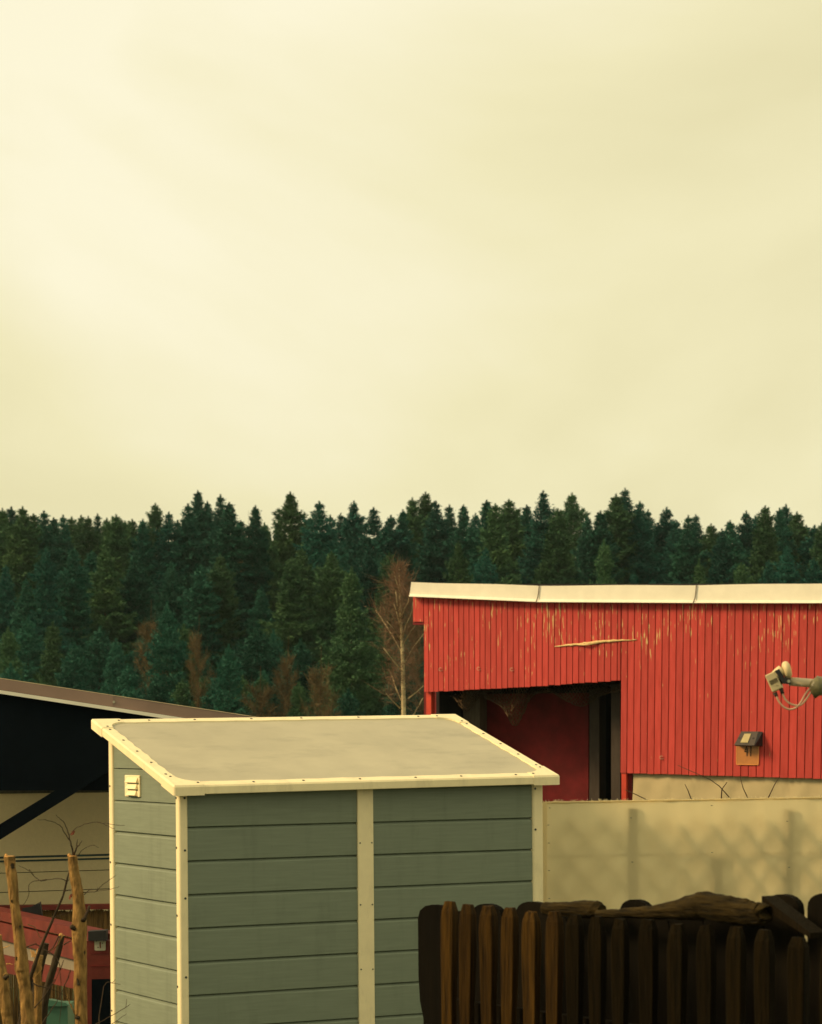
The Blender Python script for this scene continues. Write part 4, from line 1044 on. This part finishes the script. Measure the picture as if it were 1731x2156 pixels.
stem(sf, 'trunk', [(610, 697, 708), (700, 670, 690), (850, 632, 652), (1130, 508, 534), (1370, 402, 432), (1550, 335, 375), (1760, 262, 310), (2150, 180, 240)], 11.25, M_dark_stem, 15, n=9, top=False)
for pts, r0 in (([(672, 700), (625, 675), (480, 685), (400, 690), (300, 600), (190, 540)], .0026), ([(480, 685), (310, 715), (290, 850), (210, 970), (100, 1080)], .0020), ([(655, 797), (690, 795), (722, 790)], .003), ([(550, 1075), (620, 1040), (740, 1020)], .0022), ([(300, 590), (300, 580), (345, 640)], .0012), ([(675, 715), (710, 675)], .0016)):
    twig(sf, pts, 11.22, r0, .001)
se = thing('forked_dark_stem', 'short forked dark stump with fresh orange cut behind pale stems', 'tree', (at(*c5(440, 2150), 11.6).x, 11.6, 0))
stem(se, 'trunk', [(1255, 610, 660), (1400, 565, 630), (1550, 520, 590), (1700, 470, 545), (1900, 420, 500), (2150, 370, 470)], 11.6, M_dark_stem, 21, n=10)
stem(se, 'side_trunk', [(1330, 430, 500), (1450, 400, 480), (1600, 350, 440), (1800, 330, 410), (2150, 330, 420)], 11.7, M_dark_stem, 22, n=10, top=False)
for pts, r0, mt in (([(600, 1260), (540, 1370), (470, 1440)], .004, M_twig), ([(640, 1245), (590, 1350), (500, 1420)], .004, M_bark), ([(650, 1345), (700, 1320), (735, 1300)], .004, M_twig),
                ([(160, 1440), (200, 1400), (350, 1345), (390, 1355), (540, 1450), (600, 1520), (615, 1640), (628, 1900), (610, 2150)], .0038, M_twig), ([(615, 1600), (650, 1500)], .003, M_twig),
                ([(330, 1740), (400, 1770), (500, 1790), (640, 1850), (700, 1900)], .003, M_twig), ([(430, 2150), (520, 2020), (620, 1850), (720, 1620)], .003, M_twig), ([(340, 2000), (430, 1900), (550, 1730), (612, 1590)], .0032, M_twig),
                ([(770, 2060), (720, 1960), (690, 1880), (660, 1740)], .004, M_bark), ([(280, 1140), (340, 1160), (385, 1220), (405, 1270), (430, 1275)], .0024, M_rust_twigs),
                ([(400, 1520), (420, 1600), (330, 1690)], .003, M_bark), ([(430, 1490), (380, 1540), (340, 1680)], .003, M_bark), ([(0, 1380), (60, 1370), (100, 1350)], .003, M_cutwood), ([(60, 1540), (130, 1545)], .004, M_cutwood),
                ([(180, 1700), (170, 1850), (160, 1880)], .0025, M_rust_twigs), ([(560, 1700), (480, 1790), (400, 1760)], .002, M_twig), ([(720, 1600), (690, 1700), (655, 1760), (640, 1850)], .0022, M_twig)):
    twig(se, pts, 11.35, r0, .0012, mt)
m = MB(); p = at(*c5(350, 1420), 11.5)
for i in range(7):
    a = at(*c5(335 + i*9, 1470), 11.5); m.tube([a, a + Vector((R.uniform(-.02, .01), 0, R.uniform(.015, .04)))], [.008, .001], 5, smooth=False)
m.build('splinters', M_cutwood, se, True)
m = MB(); a = at(*c5(400, 1450), 11.5); m.tube([a, at(*c5(370, 1600), 11.5), at(*c5(390, 1760), 11.5), Vector((at(*c5(390, 1760), 11.5).x, 11.5, -.02))], [.02, .02, .018, .02], 9, jit=.1, rng=R); m.build('side_trunk', M_bark, se, True)
rs_ = thing('thin_sapling', 'thin crooked sapling in front of shed left wall and red post', 'tree', (at(*c5(1010, 2150), 12.2).x, 12.2, 0))
for pts, r0 in (([(1010, 2160), (1015, 2050), (1035, 1900), (1060, 1770), (1100, 1725), (1150, 1735), (1175, 1700)], .0036), ([(1140, 1735), (1200, 1745), (1230, 1750)], .0012), ([(960, 2165), (1100, 2090), (1274, 1990), (1330, 1950)], .0026), ([(1280, 1990), (1290, 1900)], .0014), ([(1080, 2190), (1190, 2120), (1290, 2050)], .0022)):
    twig(rs_, pts, 12.0, r0, .001)
p = at(*c5(1010, 2160), 12.0); m = MB(); m.tube([p, Vector((p.x, p.y, -.02))], .005, 6); m.tube([at(*c5(960, 2165), 12), Vector((p.x-.01, p.y, .4))], .003, 6); m.build('trunk', M_twig, rs_, True)

# ------------------------------------------------------------------ forest
def raw_mesh(name, V, F, mt):
    me = bpy.data.meshes.new(name); V = np.asarray(V, dtype=np.float32); F = np.asarray(F, dtype=np.int32)
    me.vertices.add(len(V)); me.vertices.foreach_set('co', V.ravel())
    me.loops.add(F.size); me.loops.foreach_set('vertex_index', F.ravel())
    me.polygons.add(len(F)); me.polygons.foreach_set('loop_start', np.arange(0, F.size, 3, dtype=np.int32))
    me.update(calc_edges=True); me.materials.append(mt); return me

def slivers(base, tip, width, rng):
    """thin leaf-like triangles from base to tip"""
    n = len(base); d = tip - base
    r = rng.normal(size=(n, 3)); s = np.cross(d, r); s /= (np.linalg.norm(s, axis=1, keepdims=True) + 1e-9)
    w = width if np.ndim(width) else np.full(n, width)
    mid = base + d*.35
    A = base; B = mid + s*w[:, None]; C = tip; D = mid - s*w[:, None]
    V = np.stack([A, B, C, D], 1).reshape(-1, 3); i = np.arange(n)*4
    F = np.concatenate([np.stack([i, i+1, i+2], 1), np.stack([i, i+2, i+3], 1)])
    return V, F

def needles(base, tip, width, rng):
    """one thin triangle per needle spray, wide at its foot"""
    n = len(base); d = tip - base; s_ = np.cross(d, rng.normal(size=(n, 3))); s_ /= (np.linalg.norm(s_, axis=1, keepdims=True) + 1e-9)
    V = np.stack([base + s_*width[:, None], base - s_*width[:, None] + d*.15, tip], 1).reshape(-1, 3)
    return V, np.arange(n*3).reshape(-1, 3)

def spruce_mesh(seed, H=20.0, rmax=3.0, grow=5.5, z0=.05, mt=None, droop=.35, ragged=.25, n_low=420, n_spray=120000, spray=1.35, whorl=.36):
    """spruce crown: pointed cone of boughs in loose tiers, every bough clothed in fine needle sprays"""
    rng = np.random.default_rng(seed); lob = rng.uniform(0, 6.28, 4); B = []
    zz = H - .25
    while zz > H*.62:                                     # open tiers of the upper crown
        d = H - zz; nbr = int(rng.integers(6, 10)); a0 = rng.uniform(0, 6.28); gain = rng.uniform(.72, 1.22)
        for k in range(nbr): B.append((zz + rng.normal()*.05, a0 + 6.283*k/nbr + rng.normal()*.22, gain*rng.uniform(.7, 1.12)))
        zz -= whorl*rng.uniform(.6, 1.35)*(.75 + .06*d)
    for k in range(n_low): B.append((H*(z0 + (.66-z0)*rng.random()), rng.uniform(0, 6.283), rng.uniform(.62, 1.10)))
    P0_, D0_, W0_, LEN = [], [], [], []
    for z, a, gain in B:
        d = H - z; t = z/H
        L = rmax*(1-math.exp(-d/grow))*gain*(1 + ragged*.5*math.sin(t*25 + lob[0]) + ragged*.5*math.sin(2*a + lob[1] + t*7)) + .05
        LEN.append(max(L, .07))
    LEN = np.array(LEN); cum = LEN**1.0 * np.array([2.3 if z > H*.62 else 1.0 for z, a, g_ in B]); cnt = np.maximum(40, (n_spray*cum/cum.sum()).astype(int))
    for (z, a, gain), L, n in zip(B, LEN, cnt):
        t = z/H; s_ = rng.random(n)**.75
        lift = np.interp(t, [0, .6, .85, 1], [-.12, .10, .45, .85]); dr = droop*np.interp(t, [0, .7, 1], [1, .7, .15])*rng.uniform(.7, 1.3)
        side = rng.normal(0, 1, n)*(.10 + .34*L*np.sqrt(np.clip(1-s_, 0, 1))*np.clip(s_*3, 0, 1)*.5)
        rad = L*s_; zc = z + lift*L*s_ - dr*L*s_**1.5 + .14*L*s_**4 - .20*np.abs(side) - rng.random(n)**2*.16*spray
        ca, sa = math.cos(a), math.sin(a)
        P0_.append(np.stack([ca*rad - sa*side, sa*rad + ca*side, zc], 1))
        dirn = np.stack([ca + rng.normal(0, .75, n), sa + rng.normal(0, .75, n), rng.normal(-.25 + .5*t, .5, n)], 1)
        dirn /= np.linalg.norm(dirn, axis=1, keepdims=True)
        D0_.append(dirn*(rng.uniform(.07, .22, n)*spray*min(1, .45 + L*.5))[:, None]); W0_.append(rng.uniform(.016, .036, n)*spray)
    n = 260; zt_ = H - 1.3*rng.random(n)**1.2; ang = rng.uniform(0, 6.28, n); l = .06 + .20*(H-zt_)
    P0_.append(np.stack([np.zeros(n), np.zeros(n), zt_], 1)); D0_.append(np.stack([np.cos(ang)*l, np.sin(ang)*l, .05 + l*.8], 1)); W0_.append(np.full(n, .014))
    P = np.concatenate(P0_); D = np.concatenate(D0_); Wd = np.concatenate(W0_)
    V, F = needles(P, P + D, Wd, rng)
    return raw_mesh('crown', V, F, mt)
def trunk_mesh(H, r, mt, seed=0):
    m = MB(); rr = random.Random(seed); m.tube([(rr.uniform(-.05, .05)*(i > 0), rr.uniform(-.05, .05)*(i > 0), H*i/8) for i in range(9)], [r*(1-i/8.0)**1.3 + .008 for i in range(9)], 8)
    me = bpy.data.meshes.new('trunk'); me.from_pydata([tuple(v) for v in m.v], [], m.f); me.materials.append(mt); return me
def bare_mesh(seed, H, spread, mt, n_limbs=46, fine=40, shape=lambda t: (t/.35)**.6 if t < .35 else ((1.001-t)/.65)**.75, up=1.0):
    """fine bare twig crown of a leafless deciduous tree"""
    rng = np.random.default_rng(seed); b_, t_, w_ = [], [], []
    for i in range(n_limbs):
        t = .18 + .80*i/n_limbs; L = spread*shape(t)*rng.uniform(.7, 1.15) + .3; a = rng.uniform(0, 6.28)
        ns = fine; s = (np.arange(ns)+.5)/ns
        P = np.stack([math.cos(a)*L*s, math.sin(a)*L*s, t*H*.86 + up*L*s*1.05 - .25*L*s*s], 1)
        for rep in range(5):
            d = rng.normal(size=(ns, 3)); d[:, 2] = np.abs(d[:, 2])*.9 + .15; d[:, 0] += math.cos(a)*.5; d[:, 1] += math.sin(a)*.5
            d /= np.linalg.norm(d, axis=1, keepdims=True); l = rng.uniform(.12, .45, ns)*(.5 + .6*s)
            st = P + rng.normal(0, .06, (ns, 3)); b_.append(st); t_.append(st + d*l[:, None]); w_.append(np.full(ns, .005) + .004*rng.random(ns))
    V, F = slivers(np.concatenate(b_), np.concatenate(t_), np.concatenate(w_), rng); return raw_mesh('twigs', V, F, mt)

TALL = [spruce_mesh(11, rmax=3.0, mt=M_needles[0], grow=8.2, ragged=.2), spruce_mesh(12, rmax=2.8, mt=M_needles[1], ragged=.3, grow=7.4), spruce_mesh(13, rmax=3.4, mt=M_needles[2], droop=.42, grow=8.6, ragged=.22),
        spruce_mesh(14, rmax=2.6, mt=M_needles[0], ragged=.32, grow=8.0), spruce_mesh(15, rmax=3.1, mt=M_needles[1], droop=.45, ragged=.26, grow=7.2), spruce_mesh(16, rmax=2.8, mt=M_needles[2], ragged=.26, grow=7.8, whorl=.46)]
YK_ = dict(H=10, z0=.01, n_low=360, n_spray=80000, spray=.85, whorl=.24)
YOUNG = [spruce_mesh(31, rmax=2.2, grow=5.2, mt=M_needles[0], droop=.2, ragged=.2, **YK_), spruce_mesh(32, rmax=2.0, grow=5.2, mt=M_needles[1], droop=.15, ragged=.22, **YK_), spruce_mesh(33, rmax=2.4, grow=5.6, mt=M_needles[0], droop=.25, ragged=.2, **YK_)]
T_TALL = trunk_mesh(19.3, .20, M_trunk); T_YOUNG = trunk_mesh(9.7, .11, M_trunk)
def place_tree(name, label, cat, crown, trunk, Hm, px, ytop, D, sxy=1.0, group=None, crown_name='crown', seed=0):
    p = at(px, ytop, D); gz = ground_z(D) - .15; H = p.z - gz
    t = thing(name, label, cat, (p.x, D, gz), (0, 0, random.Random(seed*7+int(px*3)).uniform(0, 6.28)), group)
    s_ = H/Hm; t.scale = (s_*sxy, s_*sxy, s_)
    for nm, me in ((crown_name, crown), ('trunk', trunk)):
        o = bpy.data.objects.new(nm, me); COL.objects.link(o); o.parent = t
    return t
# skyline tops read from the photograph (picture units)
sky1 = [(10,90),(48,82),(95,82),(140,112),(185,100),(225,128),(265,118),(300,125),(340,118),(370,122),(410,112),(448,130),(488,115),(525,142),(555,135),(600,135),(652,68),(708,105),(745,140),(790,70),(830,15),(870,60),(925,32),(962,65),(1010,140),(1072,78),(1110,150),(1218,20),(1170,140),(1300,130),(1340,60),(1385,118),(1430,110),(1485,58),(1568,85),(1640,118),(1690,95)]
sky2 = [(10,45),(65,20),(110,60),(165,75),(225,75),(275,110),(322,55),(358,70),(415,52),(450,95),(490,75),(560,15),(620,90),(680,25),(745,120),(800,100),(865,30),(903,5),(965,60),(1000,95),(1078,85),(1120,140),(1170,120),(1200,115),(1265,155),(1310,175),(1345,140),(1413,100),(1450,120),(1492,78),(1553,88),(1580,72),(1625,105),(1665,160),(1700,160),(1731,150)]
SK = [(x_*.5019, 1026.7 + y_*.5019) for x_, y_ in sky1] + [(863.5 + x_*.5012, 1026.7 + y_*.5012) for x_, y_ in sky2]
SK.sort()
ORD = lambda n: {1: 'st', 2: 'nd', 3: 'rd'}.get(n % 10 if n % 100 not in (11, 12, 13) else 0, 'th')
rt = random.Random(5); n_s = len(SK)
for i, (x_, y_) in enumerate(SK):
    if i < n_s//2: lab = 'spruce forming the %d%s treetop from the left along the skyline' % (i+1, ORD(i+1))
    else: lab = 'spruce forming the %d%s treetop from the right along the skyline' % (n_s-i, ORD(n_s-i))
    place_tree('spruce_tree', lab, 'tree', TALL[rt.randrange(6)], T_TALL, 20.0, x_, y_, rt.uniform(118, 150), rt.uniform(.85, 1.2), 'spruces on the forest skyline', seed=i)
def ord_label(i, n, text):
    return text % (('%d%s from the left' % (i+1, ORD(i+1))) if i < n/2 else ('%d%s from the right' % (n-i, ORD(n-i))))
def tree_row(spots, name, text, meshes, trunk, Hm, group, sd):
    spots.sort(); rr = random.Random(sd)
    for i, (px, yt_, D_, sw) in enumerate(spots):
        place_tree(name, ord_label(i, len(spots), text), 'tree', meshes[rr.randrange(len(meshes))], trunk, Hm, px, yt_, D_, sw, group, seed=sd*40+i)
rt = random.Random(9); rear, mid = [], []
x_ = -40
while x_ < 1790:      # rows that close the wood behind and below the skyline
    rear.append((x_ + rt.uniform(-15, 15), rt.uniform(1112, 1150), rt.uniform(150, 175), rt.uniform(.9, 1.25)))
    if x_ < 900 or rt.random() < .55: mid.append((x_ + rt.uniform(-15, 15), rt.uniform(1150, 1240), rt.uniform(104, 122), rt.uniform(.9, 1.2)))
    x_ += 46
tree_row(rear, 'spruce_tree', 'rear spruce showing dimly between skyline trees, %s', TALL, T_TALL, 20.0, 'spruces filling the wood', 3)
tree_row(mid, 'spruce_tree', 'mid-depth dark spruce with top below the skyline, %s', TALL, T_TALL, 20.0, 'spruces filling the wood', 4)
rt = random.Random(21); x_ = -30; up_, lo_ = [], []
while x_ < 900:       # young spruces at the edge of the wood
    up_.append((x_ + rt.uniform(-10, 10), rt.uniform(1300, 1400), rt.uniform(88, 102), rt.uniform(.8, 1.1)))
    lo_.append((x_ + rt.uniform(-30, 30), rt.uniform(1395, 1455), rt.uniform(80, 88), rt.uniform(.9, 1.2)))
    x_ += 47
tree_row(up_, 'young_spruce', 'young green spruce in upper row of the wood edge, %s', YOUNG, T_YOUNG, 10.0, 'young spruces at the wood edge', 5)
tree_row(lo_, 'young_spruce', 'lowest small spruce at foot of the wood edge, %s', YOUNG, T_YOUNG, 10.0, 'young spruces at the wood edge', 6)
for px, y_, D_, sx_, me, lab in ((740, 1198, 84, .80, YOUNG[1], 'olive spruce standing forward with stepped crown left of the birch'), (352, 1272, 86, .85, YOUNG[0], 'pointed young spruce beside rust brown tree above shed roof left end'), (482, 1360, 80, .8, YOUNG[2], 'small dark spruce above the middle of the lean-to roof'),
                             (1472, 1180, 92, .55, YOUNG[1], 'light olive spruce tip just above right part of white barn roof edge'), (1272, 1140, 96, .65, YOUNG[1], 'olive spruce rising over middle of white barn roof edge'), (965, 1140, 100, .7, TALL[4], 'sparse yellowish spruce right of birch above barn roof edge')):
    Hm = 20.0 if me in TALL else 10.0
    place_tree('young_spruce', lab, 'tree', me, T_TALL if Hm == 20 else T_YOUNG, Hm, px, y_, D_, sx_*(1 if Hm == 10 else 1.0), 'single spruces standing forward', seed=int(px))
BARE = [bare_mesh(51, 8, 1.1, M_rust_twigs), bare_mesh(52, 8, 1.0, M_rust_twigs), bare_mesh(53, 8, 1.4, M_rust_twigs)]
T_BARE = trunk_mesh(7.6, .08, M_trunk)
for px, y_, D_, sx_, i, lab in ((318, 1288, 89, .48, 0, 'rust brown leafless treetop among young spruces at left'), (675, 1383, 78, .62, 1, 'rounded orange-brown bare tree left of the forward spruce'), (606, 1362, 86, .50, 1, 'narrow dull brown bare tree between spruces above shed roof'),
                             (547, 1425, 78, .70, 0, 'low greyish brown bare bush above the roof junction'), (418, 1318, 90, .40, 2, 'faint brown bare treetop right of the pointed young spruce'), (522, 1104, 125, .26, 1, 'reddish brown bare treetop near the skyline left of centre'), (880, 1290, 84, .45, 2, 'dim brown bare tree behind the birch beside barn wall')):
    place_tree('bare_tree', lab, 'tree', BARE[i], T_BARE, 7.3, px, y_, D_, sx_, 'leafless trees at the wood edge', 'twigs', seed=int(px))
# birch beside the barn
DBR = 60.0
gzb = ground_z(DBR)
birch = thing('birch_tree', 'slender leafless birch with pale trunk beside left end of red barn', 'tree', (at(850, HY, DBR).x, DBR, gzb))
c6 = lambda x, y: ((1350 + x/3.08)*.5265, (2200 + y/3.08)*.5265)
tr = [(815, 2060), (812, 1800), (806, 1500), (798, 1200), (786, 950), (775, 760), (768, 560), (765, 420), (760, 260), (758, 180)]
P_ = [Vector((at(*c6(815, 2060), DBR).x + .03, DBR, gzb - .1))] + [at(*c6(*p), DBR) for p in tr]
m = MB(); m.tube(P_, [.062, .056, .051, .046, .041, .035, .028, .020, .013, .008, .004], 9); m.build('trunk', M_birch, birch, True)
BRS = [[(790, 1260), (680, 1060), (540, 840), (470, 740)], [(775, 1110), (700, 980), (610, 880)], [(800, 1500), (700, 1380), (570, 1210)], [(780, 880), (740, 700), (715, 500)], [(795, 1110), (840, 930), (915, 765), (930, 640)],
       [(815, 1150), (900, 1000), (980, 905), (1010, 850)], [(820, 1400), (930, 1200), (1070, 1020), (1110, 930)], [(785, 850), (820, 730), (870, 640), (890, 520)], [(800, 1890), (720, 1700), (670, 1550)], [(770, 1950), (650, 1830), (600, 1770)],
       [(870, 1830), (960, 1760), (1060, 1670)], [(930, 2040), (1000, 1920), (1050, 1820)], [(770, 960), (740, 800), (690, 650)], [(770, 600), (800, 480), (820, 400)], [(768, 520), (730, 400), (705, 320)]]
rng = np.random.default_rng(77); tb, tt = [], []
for pts in BRS:
    dy = R.uniform(-1.2, 1.2); Q = [at(*c6(*p), DBR + dy*i/3) for i, p in enumerate(pts)]
    m = MB(); m.tube(Q, [.017, .012, .008, .004][:len(Q)], 6); m.build('branch', M_birch, birch, True)
    for a, b in zip(Q[:-1], Q[1:]):
        for j in range(18):
            p = np.array(a.lerp(b, R.random())); d = rng.normal(size=3); d[2] = abs(d[2])*1.1 + .1; d /= np.linalg.norm(d); l = R.uniform(.15, .6)
            tb.append(p); tt.append(p + d*l)
            for q in range(3):
                d2 = d + rng.normal(size=3)*.6; s_ = p + d*l*R.uniform(.2, .9); tb.append(s_); tt.append(s_ + d2*R.uniform(.1, .35))
for j in range(2600):      # haze of fine twigs filling the crown
    t = R.random()**1.0; yy = 190 + 1500*t
    half = np.interp(yy, [180, 300, 500, 650, 800, 1100, 1400, 1700], [25, 70, 130, 180, 260, 250, 200, 130]); xx = np.interp(yy, [180, 1700], [760, 810]) + R.uniform(-1, 1)*half
    p = np.array(at(*c6(xx, yy), DBR + R.uniform(-1, 1)*half/3.08*.5265/FK*DBR)); d = rng.normal(size=3); d[2] = abs(d[2]) + .25; d /= np.linalg.norm(d); l = R.uniform(.12, .38)
    tb.append(p); tt.append(p + d*l)
V, F = slivers(np.array(tb), np.array(tt), np.full(len(tb), .0042), rng)
V = V - np.array(birch.location)
o = bpy.data.objects.new('twigs', raw_mesh('twigs', V, F, M_birch_twigs)); COL.objects.link(o); o.parent = birch

# ------------------------------------------------------------------ thin tinted haze, added to lift the dark forest tones
hz = MB(); hz.box((-450, -40, -6), (450, 420, 40)); hz_o = hz.build('haze', None); tag(hz_o, kind='stuff')
hm = bpy.data.materials.new('haze_air'); hm.use_nodes = True; hn = hm.node_tree.nodes; hn.clear()
ho = hn.new('ShaderNodeOutputMaterial'); hv = hn.new('ShaderNodeVolumePrincipled'); hv.inputs['Color'].default_value = (.78, .95, .95, 1); hv.inputs['Density'].default_value = HAZE
hv.inputs['Anisotropy'].default_value = 0.2
hm.node_tree.links.new(hv.outputs[0], ho.inputs['Volume']); hz_o.data.materials.append(hm)
